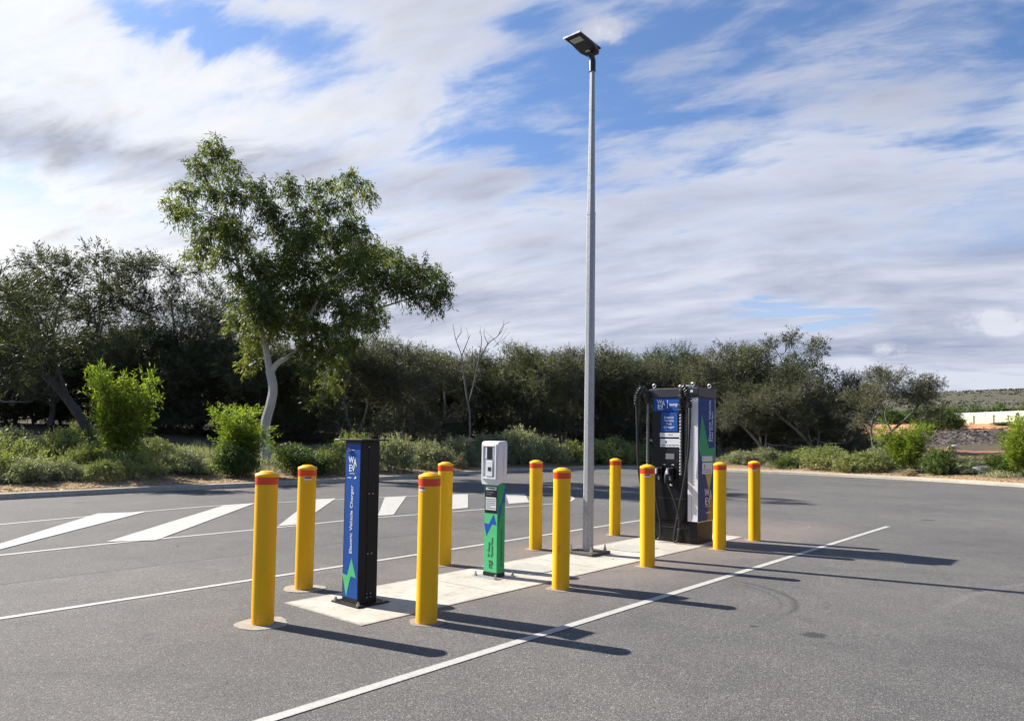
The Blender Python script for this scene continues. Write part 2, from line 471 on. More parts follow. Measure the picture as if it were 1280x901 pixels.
def mat_leaf(name, stops, trans=0.35, tcol=1.5, hue_obj=0.12, rough=0.55):
    m, t, b = new_mat(name)
    tint = t.n('ShaderNodeAttribute', attribute_name='tint').outputs['Fac']
    oi = t.n('ShaderNodeObjectInfo').outputs['Random']
    c = t.ramp(tint, stops)
    c = t.mix(1.0, c, t.mix(oi, (1 - hue_obj, 1 - hue_obj * .8, 1 - hue_obj * .5), (1 + hue_obj, 1 + hue_obj, 1 + hue_obj * 0.6)), 'MULTIPLY')
    t.put(b.inputs['Base Color'], c)
    b.inputs['Roughness'].default_value = rough
    b.inputs['Specular IOR Level'].default_value = 0.28
    tr = t.n('ShaderNodeBsdfTranslucent')
    t.put(tr.inputs[0], t.mix(1.0, c, (tcol * 1.05, tcol * 1.15, tcol * 0.55), 'MULTIPLY'))
    mx = t.n('ShaderNodeMixShader'); mx.inputs[0].default_value = trans
    t.L.new(b.outputs[0], mx.inputs[1]); t.L.new(tr.outputs[0], mx.inputs[2])
    out = [n for n in m.node_tree.nodes if n.type == 'OUTPUT_MATERIAL'][0]
    t.L.new(mx.outputs[0], out.inputs[0])
    return m


def mat_bark(name, c0, c1, scale=4.0, zs=0.25, hi=None):
    m, t, b = new_mat(name)
    pos = t.n('ShaderNodeTexCoord').outputs['Object']
    mp = t.n('ShaderNodeMapping'); t.L.new(pos, mp.inputs[0]); mp.inputs['Scale'].default_value = (1, 1, zs)
    n1 = t.noise(mp.outputs[0], scale, 6, 0.65); n2 = t.noise(mp.outputs[0], scale * 6, 4, 0.7)
    c = t.mix(t.rng(n1, 0.35, 0.65), c0, c1)
    if hi: c = t.mix(t.rng(n1, 0.60, 0.72), c, hi)
    t.put(b.inputs['Base Color'], c)
    b.inputs['Roughness'].default_value = 0.85
    t.put(b.inputs['Normal'], t.bump(n2, 0.5, 0.02))
    return m


M['asphalt'] = mat_asphalt(); M['paint'] = mat_paint(); M['slab'] = mat_slab(); M['kerb'] = mat_kerb(); M['ground'] = mat_ground()
M['gum_leaf'] = mat_leaf('gum_leaves', [(0, (0.048, 0.064, 0.018)), (0.4, (0.085, 0.110, 0.030)), (0.7, (0.150, 0.170, 0.040)), (1, (0.27, 0.235, 0.05))], 0.33)
M['oak_leaf'] = mat_leaf('she_oak_needles', [(0, (0.040, 0.046, 0.022)), (0.5, (0.074, 0.078, 0.043)), (0.85, (0.125, 0.124, 0.070)), (1, (0.15, 0.145, 0.09))], 0.28, 1.25)
M['oak_grey'] = mat_leaf('she_oak_grey_needles', [(0, (0.055, 0.058, 0.034)), (0.5, (0.102, 0.098, 0.066)), (0.85, (0.155, 0.145, 0.10)), (1, (0.18, 0.16, 0.11))], 0.28, 1.25)
M['oak_green'] = mat_leaf('green_tree_leaves', [(0, (0.026, 0.042, 0.014)), (0.5, (0.050, 0.075, 0.024)), (1, (0.10, 0.125, 0.04))], 0.25)
M['lime_leaf'] = mat_leaf('wattle_leaves', [(0, (0.060, 0.078, 0.014)), (0.5, (0.135, 0.175, 0.022)), (1, (0.26, 0.30, 0.04))], 0.42, 1.6)
M['mid_leaf'] = mat_leaf('shrub_leaves', [(0, (0.045, 0.066, 0.018)), (0.6, (0.085, 0.120, 0.034)), (1, (0.16, 0.19, 0.06))], 0.32)
M['salt_leaf'] = mat_leaf('saltbush_leaves', [(0, (0.15, 0.155, 0.09)), (0.5, (0.27, 0.275, 0.16)), (0.85, (0.38, 0.37, 0.23)), (1, (0.44, 0.38, 0.24))], 0.30, 1.1)
M['pale_leaf'] = mat_leaf('pale_groundcover_leaves', [(0, (0.14, 0.155, 0.055)), (0.5, (0.25, 0.265, 0.10)), (1, (0.38, 0.37, 0.17))], 0.32, 1.2)
M['dry_leaf'] = mat_leaf('dry_tussock_leaves', [(0, (0.20, 0.14, 0.08)), (0.6, (0.34, 0.26, 0.15)), (1, (0.46, 0.38, 0.22))], 0.25, 1.1)
M['gum_bark'] = mat_bark('gum_bark', (0.40, 0.37, 0.33), (0.58, 0.55, 0.50), 2.6, 0.30, (0.24, 0.17, 0.12))
M['oak_bark'] = mat_bark('she_oak_bark', (0.060, 0.050, 0.042), (0.13, 0.115, 0.10), 6)
M['dark_bark'] = mat_bark('dark_bark', (0.030, 0.025, 0.021), (0.07, 0.06, 0.05), 6)
M['pale_bark'] = mat_bark('weathered_bark', (0.17, 0.15, 0.13), (0.36, 0.33, 0.29), 6)
M['grey_bark'] = mat_bark('grey_bark', (0.12, 0.105, 0.09), (0.24, 0.215, 0.19), 6)
M['mulch'] = mat_bark('mulch', (0.045, 0.034, 0.028), (0.135, 0.105, 0.088), 2.2, 1.0, (0.24, 0.20, 0.17))
M['heath_leaf'] = mat_leaf('heath_leaves', [(0, (0.075, 0.075, 0.048)), (0.6, (0.10, 0.093, 0.064)), (1, (0.12, 0.105, 0.078))], 0.1)
M['rock'] = mat_bark('pale_rock', (0.38, 0.34, 0.29), (0.60, 0.56, 0.50), 3, 1)

# ------------------------------------------------------------------ lot outline and terrain
KERB = [on_ground(*p) for p in ((0, 624.5), (106, 619), (200, 614), (320, 608.6), (480, 600), (540, 596), (600, 592), (650, 589), (700, 587), (760, 585.6), (810, 585.8), (860, 587.4), (920, 590), (1040, 595.2), (1160, 601.5), (1280, 609))]
OUT = [(-34, -14), (-24, -4), (-17, 5), (-13.2, 10.8)] + KERB + [(20.2, 18.6), (24, 10), (30, -4), (36, -14), (0, -22)]


def catmull(P, n=6):
    R = []
    L = len(P)
    for i in range(L):
        p0, p1, p2, p3 = [np.array(P[(i + k - 1) % L], float) for k in range(4)]
        for k in range(n):
            q = k / n
            R.append(0.5 * ((2 * p1) + (-p0 + p2) * q + (2 * p0 - 5 * p1 + 4 * p2 - p3) * q * q + (-p0 + 3 * p1 - 3 * p2 + p3) * q ** 3))
    return R


EDGE = np.array(catmull(OUT, 8))
CEN = np.array([3.0, 10.0])
ang = np.arctan2(EDGE[:, 1] - CEN[1], EDGE[:, 0] - CEN[0])
rr = np.hypot(EDGE[:, 1] - CEN[1], EDGE[:, 0] - CEN[0])
order = np.argsort(ang)
angS, rrS = ang[order], rr[order]
angP = np.concatenate([angS[-3:] - 2 * np.pi, angS, angS[:3] + 2 * np.pi]); rrP = np.concatenate([rrS[-3:], rrS, rrS[:3]])


def away(x, y):
    a = math.atan2(y - CEN[1], x - CEN[0])
    return math.hypot(x - CEN[0], y - CEN[1]) - float(np.interp(a, angP, rrP))


def sstep(t):
    t = min(1, max(0, t)); return t * t * (3 - 2 * t)


def height(x, y, s=None):
    if s is None: s = away(x, y)
    if s <= 0: return -0.06
    h = 0.10 + 0.085 * min(s, 12) + (0.066 * (min(s, 46) - 12) if s > 12 else 0)
    if s > 60: h += 33.5 * sstep((s - 60) / 520)
    k = min(1, s / 2.0)
    h += k * 0.14 * mnoise.noise(Vector((x * 0.35, y * 0.35, 0)))
    h += k * 0.05 * mnoise.noise(Vector((x * 1.3, y * 1.3, 3)))
    if s > 60: h += 1.2 * mnoise.noise(Vector((x * 0.012, y * 0.012, 7)))
    return h


def build_ground():
    ths = np.linspace(-math.pi, math.pi, 420, endpoint=False)
    ss = [0.14, 0.5, 1, 1.6, 2.4, 3.4, 4.6, 6, 7.5, 9, 11, 13, 15.5, 18, 21, 24, 28, 32, 37, 42, 46, 52, 60, 75, 95, 120, 150, 190, 240, 300, 370, 450, 530, 600, 800, 1300, 2500]
    V, A = [], []
    for j, s in enumerate([-0.3, 0.02] + ss):
        for th in ths:
            r = float(np.interp(th, angP, rrP)) + s
            x, y = CEN[0] + r * math.cos(th), CEN[1] + r * math.sin(th)
            z = -0.08 if j < 2 else height(x, y, s)
            V.append((x, y, z)); A.append(max(0, s))
    n = len(ths)
    Fc = []
    for j in range(len(ss) + 1):
        for k in range(n):
            Fc.append((j * n + k, j * n + (k + 1) % n, (j + 1) * n + (k + 1) % n, (j + 1) * n + k))
    V.append((CEN[0], CEN[1], -0.08)); A.append(0)
    c = len(V) - 1
    for k in range(n): Fc.append((c, (k + 1) % n, k))
    me = bpy.data.meshes.new('ground')
    me.from_pydata(V, [], Fc)
    at = me.attributes.new('away', 'FLOAT', 'POINT'); at.data.foreach_set('value', A)
    o = link('ground', me, M['ground'], smooth=True)
    tag(o, kind='structure')


build_ground()

# asphalt sheet (inside the kerb line)
bm = bmesh.new()
bm.faces.new([bm.verts.new((p[0], p[1], 0)) for p in EDGE])
bmesh.ops.triangulate(bm, faces=bm.faces)
me = bpy.data.meshes.new('car_park_asphalt'); bm.to_mesh(me); bm.free()
tag(link('car_park_asphalt', me, M['asphalt']), kind='structure')

# kerb: battered face, rounded nose, swept round the lot
K = catmull(OUT, 8)
bm = bmesh.new()
prof = [(-0.012, -0.05), (0.0, 0.085), (0.012, 0.112), (0.035, 0.122), (0.15, 0.125), (0.165, 0.11), (0.17, -0.05)]
rings = []
Lk = len(K)
for i, p in enumerate(K):
    tg = K[(i + 1) % Lk] - K[i - 1]; tg /= np.linalg.norm(tg)
    nn = np.array([-tg[1], tg[0]])
    if np.dot(nn, p - CEN) < 0: nn = -nn
    rings.append([bm.verts.new((p[0] + nn[0] * a, p[1] + nn[1] * a, z)) for a, z in prof])
for i in range(Lk):
    a, b = rings[i], rings[(i + 1) % Lk]
    for k in range(len(prof) - 1): bm.faces.new((a[k], b[k], b[k + 1], a[k + 1]))
bmesh.ops.recalc_face_normals(bm, faces=bm.faces)
me = bpy.data.meshes.new('kerb'); bm.to_mesh(me); bm.free()
tag(link('kerb', me, M['kerb'], smooth=False), kind='structure')

# ------------------------------------------------------------------ painted markings
DU = np.array([0.6535, 0.757]); DV = np.array([-0.757, 0.6535]); O0 = np.array([-1.09, 5.35])


def W(u, v, z=0.0):
    p = O0 + DU * u + DV * v
    return (float(p[0]), float(p[1]), z)


RZ = math.atan2(DU[1], DU[0]) - math.pi / 2      # local +Y runs along the island, local +X towards the near bay


def sheet(name, polys, z, mat, kind='structure'):
    bm = bmesh.new()
    for P in polys:
        bm.faces.new([bm.verts.new((p[0], p[1], z)) for p in P])
    bmesh.ops.recalc_face_normals(bm, faces=bm.faces)
    me = bpy.data.meshes.new(name); bm.to_mesh(me); bm.free()
    if name != 'hatch_marking':
        at = me.attributes.new('across', 'FLOAT', 'POINT'); at.data.foreach_set('value', [1.0, 1.0, -1.0, -1.0] * len(polys))
    return tag(link(name, me, mat), kind=kind)


def strip(pts, w):
    P = [np.array(p[:2], float) for p in pts]
    L, R = [], []
    for i, p in enumerate(P):
        tg = P[min(i + 1, len(P) - 1)] - P[max(0, i - 1)]; tg /= np.linalg.norm(tg)
        nn = np.array([-tg[1], tg[0]]) * w / 2
        L.append(p + nn); R.append(p - nn)
    return [[L[i], L[i + 1], R[i + 1], R[i]] for i in range(len(P) - 1)]


g = on_ground
a, b = np.array(g(330, 901)), np.array(g(1110, 657.8))
d = (b - a) / np.linalg.norm(b - a)
sheet('bay_line', strip([a - d * 4, b], 0.085), 0.004, M['paint'])
a, b = np.array(g(0, 773)), np.array(g(812, 648.6))
d = (b - a) / np.linalg.norm(b - a)
sheet('bay_line', strip([a - d * 6, b], 0.085), 0.004, M['paint'])
low = [np.array(g(*p)) for p in ((0, 694), (130, 680), (340, 660), (450, 648.5), (560, 640), (640, 633.5), (700, 629))]
lowx = [low[0] + (low[0] - low[1]) / np.linalg.norm(low[0] - low[1]) * 4] + low
tip = [np.array(g(*p)) for p in ((712, 626.5), (717, 623), (712, 620), (700, 618))]
up = [np.array(g(*p)) for p in ((0, 655.5), (80, 648), (172, 640), (250, 633.5), (318, 629), (380, 626.5), (440, 623.5), (500, 620.5), (560, 617.8), (610, 616.6), (660, 616.4))]
upx = [up[0] + (up[0] - up[1]) / np.linalg.norm(up[0] - up[1]) * 4] + up
sheet('island_outline', strip(lowx + tip, 0.09) + strip(upx + [np.array(g(700, 618))], 0.09), 0.004, M['paint'])
stripes = [[(0, 680), (122, 642), (182, 640), (0, 687)], [(133, 677.5), (280, 631.8), (318, 629.5), (195, 675.5)],
           [(347, 658), (390, 624.5), (420, 623), (373, 655.5)], [(472, 645), (481, 621.5), (508, 620.3), (492, 643.5)],
           [(565, 636.8), (565, 618.3), (585, 617.8), (585, 634.8)], [(636, 629.8), (632, 617.6), (656, 617.2), (662, 627.8)]]
polys = [[g(*p) for p in s] for s in stripes]
polys[0][0] = tuple(np.array(g(0, 680)) + (np.array(g(0, 680)) - np.array(g(122, 642))) * 0.4); polys[0][3] = tuple(np.array(g(0, 687)) + (np.array(g(0, 687)) - np.array(g(182, 640))) * 0.35)
sheet('hatch_marking', polys, 0.008, M['paint'])

# concrete island
LSL = 6.93
sl = MB(); sl.prism([W(0, 0)[:2], W(LSL, 0)[:2], W(LSL, 1.06)[:2], W(0, 1.06)[:2]], 'z', -0.02, 0.006, 0.002)
tag(sl.build('concrete_slab', M['slab']), kind='structure')
M['joint'] = simple('joint_dark', (0.06, 0.055, 0.05), 0.9)  # plain dark colour of the lid joints and door seams
M['lid'] = simple('pit_lid_concrete', (0.40, 0.385, 0.33), 0.85, var=0.25, scale=10, bump=0.4)
for k, (px, py, lab) in enumerate(((664, 712, 'square concrete pit lid in the slab beside the green payment terminal'), (790, 686, 'square concrete pit lid in the slab between lamp post and fast charger'))):
    c = np.array(g(px, py)); uv = ((c - O0) @ DU, (c - O0) @ DV)
    c = W(uv[0], 0.60)
    t_ = empty('pit_lid', (c[0], c[1], -0.006), RZ, lab, 'pit lid', 'pit lids in the concrete island')
    MB().box(-0.27, 0.27, -0.27, 0.27, 0.0, 0.0142).build('lid_frame', M['joint'], t_)
    MB().box(-0.262, 0.262, -0.262, 0.262, 0.001, 0.0165, 0.002).build('lid_panel', M['lid'], t_)

# ------------------------------------------------------------------ lettering
_cache = {}


def text_mesh(body, size, bold=0.0, depth=0.0012, spacing=1.0, line=1.0, align='CENTER'):
    cu = bpy.data.curves.new('t', 'FONT')
    cu.body = body; cu.size = size; cu.offset = bold; cu.extrude = depth / 2
    cu.align_x = align; cu.align_y = 'CENTER'; cu.space_character = spacing; cu.space_line = line
    cu.resolution_u = 3
    o = bpy.data.objects.new('t', cu); COL.objects.link(o)
    bpy.context.view_layer.update()
    me = bpy.data.meshes.new_from_object(o.evaluated_get(bpy.context.evaluated_depsgraph_get()))
    bpy.data.objects.remove(o); bpy.data.curves.remove(cu)
    return me


def place_face(me, x, y, z, face='front', turn=0.0, fit=None):
    """lay a mesh drawn in XY onto a vertical face. front: faces local -Y; side: faces local +X"""
    me.transform(Matrix.Rotation(turn, 4, 'Z'))
    if fit:
        co = np.empty(len(me.vertices) * 3); me.vertices.foreach_get('co', co); co = co.reshape(-1, 3)
        lo, hi = co.min(0), co.max(0)
        me.transform(Matrix.Translation((-(lo[0] + hi[0]) / 2, -(lo[1] + hi[1]) / 2, 0)))
        me.transform(Matrix.Diagonal((fit[0] / (hi[0] - lo[0]), fit[1] / (hi[1] - lo[1]), 1, 1)))
    me.transform(Matrix.Rotation(math.pi / 2, 4, 'X'))
    if face == 'side': me.transform(Matrix.Rotation(math.pi / 2, 4, 'Z'))
    me.transform(Matrix.Translation((x, y, z)))
    return me


def letters(body, parent, mat, x, y, z, fit, face='front', turn=0.0, bold=0.012, size=0.1, spacing=1.0, line=1.0, name='lettering', align='CENTER'):
    me = place_face(text_mesh(body, size, bold * size * 0.8, spacing=spacing, line=line, align=align), x, y, z, face, turn, fit)
    return link(name, me, mat, parent)


def logo_mesh(sz):
    """stacked WA over EV letters in a tight block, drawn in XY, centred"""
    bm = bmesh.new()
    for ch, x, y, sx, sy in (('W', -0.16, 0.28, 0.56, 0.46), ('A', 0.26, 0.12, 0.38, 0.56), ('E', -0.22, -0.27, 0.27, 0.46), ('V', 0.09, -0.30, 0.36, 0.42)):
        me = text_mesh(ch, 1.0, 0.016, depth=0.0012)
        co = np.empty(len(me.vertices) * 3); me.vertices.foreach_get('co', co); co = co.reshape(-1, 3)
        lo, hi = co.min(0), co.max(0)
        me.transform(Matrix.Translation((-(lo[0] + hi[0]) / 2, -(lo[1] + hi[1]) / 2, 0)))
        me.transform(Matrix.Diagonal((sx / (hi[0] - lo[0]), sy / (hi[1] - lo[1]), 1, 1)))
        me.transform(Matrix.Translation((x, y, 0)))
        bm.from_mesh(me)
    bmesh.ops.scale(bm, vec=(sz, sz, 1), verts=bm.verts)
    me = bpy.data.meshes.new('logo'); bm.to_mesh(me); bm.free()
    return me


def logo(parent, mat, x, y, z, w, h, face='front'):
    return link('network_logo', place_face(logo_mesh(1.0), x, y, z, face, 0.0, (w, h)), mat, parent)


def decal(parent, name, pts, off, mat, face='front', th=0.002):
    """flat sticker polygon: pts are (across, up); stands th proud of plane at off"""
    b_ = MB()
    if face == 'front': b_.prism(pts, 'y', off - th, off)
    else: b_.prism(pts, 'x', off, off + th)
    return b_.build(name, mat, parent)


def rect(x0, x1, z0, z1): return [(x0, z0), (x1, z0), (x1, z1), (x0, z1)]


def fine_print(parent, mat, x0, x1, z0, z1, rows, off, face='front', seed=1, name='fine_print'):
    rn = random.Random(seed)
    b_ = MB(); h = (z1 - z0) / rows
    for r in range(rows):
        z = z0 + h * (r + 0.3); x = x0
        while x < x1 - (x1 - x0) * 0.06:
            w_ = min(rn.uniform(0.06, 0.2) * (x1 - x0), x1 - x)
            if face == 'front': b_.box(x, x + w_, off - 0.001, off, z, z + h * 0.42)
            else: b_.box(off, off + 0.001, x, x + w_, z, z + h * 0.42)
            x += w_ + 0.03 * (x1 - x0)
            if rn.random() < 0.12: break
    return b_.build(name, mat, parent)


# ------------------------------------------------------------------ bollards
BZ = 1.125
def make_bollard():
    t_ = empty('bollard', (0, 0, 0))
    R = 0.082
    MB().lathe([(R, -0.01), (R, BZ - 0.088)], 48, caps=False).build('post', M['yellow'], t_, True)
    MB().lathe([(R + .0006, BZ - 0.090), (R + 0.0025, BZ - 0.088), (R + 0.0025, BZ - 0.036), (R + .0006, BZ - 0.034)], 48, caps=False).build('reflective_band', M['red_band'], t_, True)
    MB().lathe([(R, BZ - 0.036), (R + 0.004, BZ - 0.032), (R + 0.004, BZ - 0.016), (R - 0.002, BZ - 0.009), (0.055, BZ - 0.001), (0.048, BZ + 0.006), (0.03, BZ + 0.010), (0.002, BZ + 0.012)], 48).build('cap', M['yellow'], t_, True)
    return t_


BOL = [((-1.840, 5.394), 'yellow bollard standing alone at the near end of the charger island', 'wide', None),
       ((-1.889, 6.620), 'yellow bollard with a warning sticker behind the blue charger post, on a round footing', 'wide', 55),
       ((-0.628, 5.489), 'tall-looking yellow bollard in front of the slab beside the blue charger post', 'tint', 165),
       ((-0.731, 7.974), 'plain yellow bollard partly hidden by the bollard in front, behind the slab', None, None),
       ((0.327, 9.170), 'plain yellow bollard behind the slab, between payment terminal and lamp post', None, None),
       ((0.481, 6.787), 'plain yellow bollard on the near side of the slab, in front of the lamp post', 'tint', None),
       ((1.547, 10.636), 'plain yellow bollard behind the slab, between lamp post and fast charger', None, None),
       ((1.538, 8.042), 'yellow bollard with a small sticker directly in front of the fast charger cables', None, 85),
       ((2.737, 9.394), 'plain yellow bollard at the corner of the big blue charger side panel', 'tint', None),
       ((3.492, 10.265), 'yellow bollard with a tiny sticker at the far end of the charger row', 'tint', 80)]
b0 = make_bollard()
for i, (xy, lab, foot, stk) in enumerate(BOL):
    o = b0 if i == 0 else copy_tree(b0)
    if i == 1: pass
    o.location = (xy[0], xy[1], 0.0)
    rn = random.Random(i)
    o.rotation_euler = (rad(rn.uniform(-.35, .35)), rad(rn.uniform(-.35, .35)), 0)
    tag(o, lab, 'bollard', 'yellow bollards round the charger island')
for o in [x for x in list(COL.objects) if x.type == 'EMPTY' and x.name.startswith('bollard')]:
    i = [k for k, q in enumerate(BOL) if abs(o.location.x - q[0][0]) < 1e-3 and abs(o.location.y - q[0][1]) < 1e-3][0]
    foot, stk = BOL[i][2], BOL[i][3]
    rn = random.Random(30 + i)
    R = 0.185 if foot == 'wide' else 0.135
    n = 44
    ph = rn.uniform(0, 6)
    pts = [(R * (1 + 0.10 * math.sin(3 * k / n * 6.283 + ph) + rn.uniform(-.035, .035)) * math.cos(6.283 * k / n), R * (1 + 0.08 * math.cos(2 * k / n * 6.283 + ph) + rn.uniform(-.035, .035)) * math.sin(6.283 * k / n)) for k in range(n)]
    MB().prism(pts, 'z', -0.02, 0.005 if foot == 'wide' else 0.004).build('footing', M['footing'] if foot == 'wide' else M['footing_dirty'], o)
    if stk is not None:
        # small curved warning sticker just under the band, facing the camera side
        aim = math.atan2(-o.location.y, -o.location.x) + rad({1: 5, 2: -48, 7: 0, 9: -8}[i])
        def patch(w, z0, z1, r, mat, nm, par):
            bm_ = bmesh.new(); rr_ = []
            for k in range(7):
                a_ = aim + (k / 6 - .5) * w
                rr_.append([bm_.verts.new((r * math.cos(a_), r * math.sin(a_), z)) for z in (z0, z1)])
            for k in range(6): bm_.faces.new((rr_[k][0], rr_[k + 1][0], rr_[k + 1][1], rr_[k][1]))
            me_ = bpy.data.meshes.new(nm); bm_.to_mesh(me_); bm_.free()
            return link(nm, me_, mat, par)
        s_ = patch(0.85, BZ - 0.128, BZ - 0.094, 0.0836, M['offwhite'], 'sticker', o)
        patch(0.75, BZ - 0.112, BZ - 0.096, 0.0842, M['red_ink'], 'sticker_print', s_)

# ------------------------------------------------------------------ lamp post
pu, pv = 4.0, 0.744
lp = empty('lamp_post', W(pu, pv, 0.006), RZ, 'tall galvanised lamp post on a square base plate, solar light head at its top', 'lamp post')
MB().box(-0.20, 0.20, -0.20, 0.20, 0, 0.035, 0.006).build('base_plate', M['plate_dark'], lp)
MB().lathe([(0.067, 0.035), (0.056, 4.24)], 8, phase=rad(22.5)).build('lower_pole', M['galv'], lp)
MB().lathe([(0.0585, 4.215), (0.0585, 4.245)], 8, phase=rad(22.5)).build('pole_joint', M['galv'], lp)
MB().lathe([(0.052, 4.22), (0.031, 6.10)], 8, phase=rad(22.5)).build('upper_pole', M['galv'], lp)
for sx, sy in ((-1, -1), (1, -1), (1, 1), (-1, 1)):
    bb = MB(); x, y = sx * 0.15, sy * 0.15
    bb.lathe([(0.011, 0.034), (0.011, 0.11)], 8, x, y)
    bb.lathe([(0.022, 0.036), (0.022, 0.062)], 6, x, y)
    bb.lathe([(0.017, 0.062), (0.017, 0.078)], 6, x, y)
    bb.build('anchor_bolt', M['steel'], lp)
hp = MB(); hp.box(-0.03, 0.03, -0.072, -0.064, 0.42, 0.56, 0.002); hp.build('access_cover', M['galv'], lp)
hb = MB(); hb.box(-0.02, 0.02, -0.086, -0.0725, 0.50, 0.53, 0.003); hb.build('access_latch', M['steel'], lp)
# head: spigot, elbow and flat tapered solar lamp leaning over the near end
sp = MB(); sp.lathe([(0.042, 6.06), (0.042, 6.20)], 16); sp.tube([(0, 0, 6.17), (0, -0.004, 6.22), (0, -0.025, 6.26), (0, -0.08, 6.285)], [0.041, 0.040, 0.036, 0.032], 12)
sp.build('lamp_spigot', M['solar'], lp, True)
hm = bmesh.new()
prof_h = [(0.08, -0.045, 0.07), (0.02, -0.055, 0.11), (-0.10, -0.058, 0.135), (-0.22, -0.040, 0.14), (-0.30, -0.026, 0.14), (-0.52, -0.022, 0.14)]
rt = [[hm.verts.new((s * w, y, z)) for s, z in ((-1, 0.0), (-1, b + 0.012), (-.85, b), (.85, b), (1, b + 0.012), (1, 0.0))] for y, b, w in prof_h]
for a_, b_ in zip(rt, rt[1:]):
    for k in range(6): hm.faces.new((a_[k], a_[(k + 1) % 6], b_[(k + 1) % 6], b_[k]))
hm.faces.new(rt[0]); hm.faces.new(rt[-1][::-1])
bmesh.ops.recalc_face_normals(hm, faces=hm.faces)
HT = Matrix.Translation((0, -0.01, 6.335)) @ Matrix.Rotation(rad(-1), 4, 'X') @ Matrix.Diagonal((.88, .84, .9, 1))
me = bpy.data.meshes.new('lamp_head'); hm.to_mesh(me); hm.free(); me.transform(HT)
head = link('lamp_head', me, M['solar'], lp)
for nm, mt, bx in (('led_panel', M['led'], (-0.085, 0.085, -0.455, -0.34, -0.030, -0.018)), ('sensor', M['led'], (-0.03, 0.03, -0.14, -0.09, -0.066, -0.05)), ('solar_panel', M['screen'], (-0.132, 0.132, -0.51, 0.05, 0.0, 0.006)), ('rim', M['alu'], (-0.142, 0.142, -0.528, -0.520, -0.018, 0.008))):
    q = MB().box(*bx, 0.002)
    bmesh.ops.transform(q.bm, matrix=HT, verts=q.bm.verts)
    q.build(nm, mt, head)

# ------------------------------------------------------------------ blue pedestal charger
cu, cv = 0.347, 0.509
w1, d1 = 0.218, 0.195
cp = empty('charger_post', W(cu + d1 / 2, cv + w1 / 2, 0.006), RZ, 'slim black electric vehicle charger post with a blue front panel and flat overhanging top', 'vehicle charger')
hw, hd = w1 / 2, d1 / 2
MB().box(-hw, hw, -hd, hd, 0.012, 1.362, 0.004).build('cabinet', M['black'], cp)
MB().box(-hw - 0.075, hw + 0.075, -hd - 0.055, hd + 0.075, 0, 0.014, 0.003).build('base_plate', M['black'], cp)
for sx in (-1, 1):
    for sy in (-1, 1):
        q = MB(); q.lathe([(0.017, 0.013), (0.017, 0.03)], 6, sx * (hw + 0.045), sy * (hd + 0.03)); q.lathe([(0.009, 0.02), (0.009, 0.045)], 8, sx * (hw + 0.045), sy * (hd + 0.03))
        q.build('anchor_bolt', M['steel'], cp)
tp = MB(); tp.box(-hw - 0.012, hw + 0.055, -hd - 0.03, hd + 0.055, 1.362, 1.376, 0.002); tp.build('top_plate', M['charcoal'], cp)
MB().box(-hw - 0.085, -hw - 0.013, -hd - 0.05, hd - 0.06, 1.364, 1.374, 0.002).build('top_lip', M['alu'], cp)
fp = decal(cp, 'front_panel', rect(-hw + 0.018, hw - 0.006, 0.055, 1.335), -hd, M['blue'], th=0.004)
yo = -hd - 0.0052
letters('Electric Vehicle Charger', fp, M['white_ink'], 0.006, yo, 0.705, (0.048, 0.565), turn=math.pi / 2, bold=0.012)
logo(fp, M['white_ink'], 0.004, yo, 1.165, 0.112, 0.125)
letters('NETWORK', fp, M['white_ink'], 0.002, yo, 1.086, (0.07, 0.010), bold=0.02, name='small_lettering')
fine_print(fp, M['white_ink'], -0.07, 0.02, 1.265, 1.30, 3, yo + .0008, seed=3)
letters('synergy', fp, M['white_ink'], -0.035, yo, 1.048, (0.05, 0.014), bold=0.02, name='small_lettering')
decal(fp, 'small_symbol', [(0.022, 1.04), (0.06, 1.048), (0.045, 1.068)], yo + .0008, M['white_ink'], th=.001)
vz = lambda v: -(v - cv - hw)
BLT = [(.602, .386), (.535, .225), (.606, .235), (.664, .060), (.722, .245), (.655, .235)]
decal(fp, 'lightning_symbol', [(vz(v), z) for v, z in BLT], yo + .0008, M['green'], th=.001)
for z in (1.31, 0.92, 0.42, 0.09, 0.06):
    for yy in ((-0.02,) if z > 1.3 else (-0.01, 0.03)):
        q = MB(); q.tube([(hw, yy, z), (hw + 0.006, yy, z)], 0.006, 8)
        q.build('rivet', M['steel'], cp)
MB().box(hw, hw + 0.0025, -0.02, hd - .004, 0.05, 1.34).build('side_panel', M['black_panel'], cp)

# ------------------------------------------------------------------ payment terminal
cu, cv = 2.049, 0.493
w2, d2 = 0.19, 0.105
pt = empty('payment_terminal', W(cu + d2 / 2, cv + w2 / 2, 0.006), RZ, 'narrow green payment terminal with a white hooded card reader on top', 'payment terminal')
hw, hd = w2 / 2, d2 / 2
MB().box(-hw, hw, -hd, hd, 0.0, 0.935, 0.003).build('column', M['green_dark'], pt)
MB().box(-hw - .004, hw + .004, -hd - .004, hd + .004, 0.0, 0.045, 0.002).build('column_foot', M['black'], pt)
bl = MB(); bl.box(-0.16, 0.16, -0.15, 0.16, 0, 0.006, 0.002); bl.build('base_plate', M['galv'], pt)
for x, y in ((-0.135, -.125), (0.135, -.125), (.135, .135), (-.135, .135)):
    q = MB(); q.lathe([(0.017, 0.005), (0.017, 0.024)], 6, x, y); q.lathe([(0.009, 0.02), (0.009, 0.048)], 8, x, y); q.build('anchor_bolt', M['steel'], pt)
pf = decal(pt, 'front_panel', rect(-hw + .006, hw - .010, 0.05, 0.93), -hd, M['green'], th=0.003)
yo = -hd - .0042
vz = lambda v: -(v - cv - hw)
decal(pf, 'notice_frame', rect(-hw + .008, hw - .012, 0.64, 0.915), yo + .0012, M['black'], th=.0014)
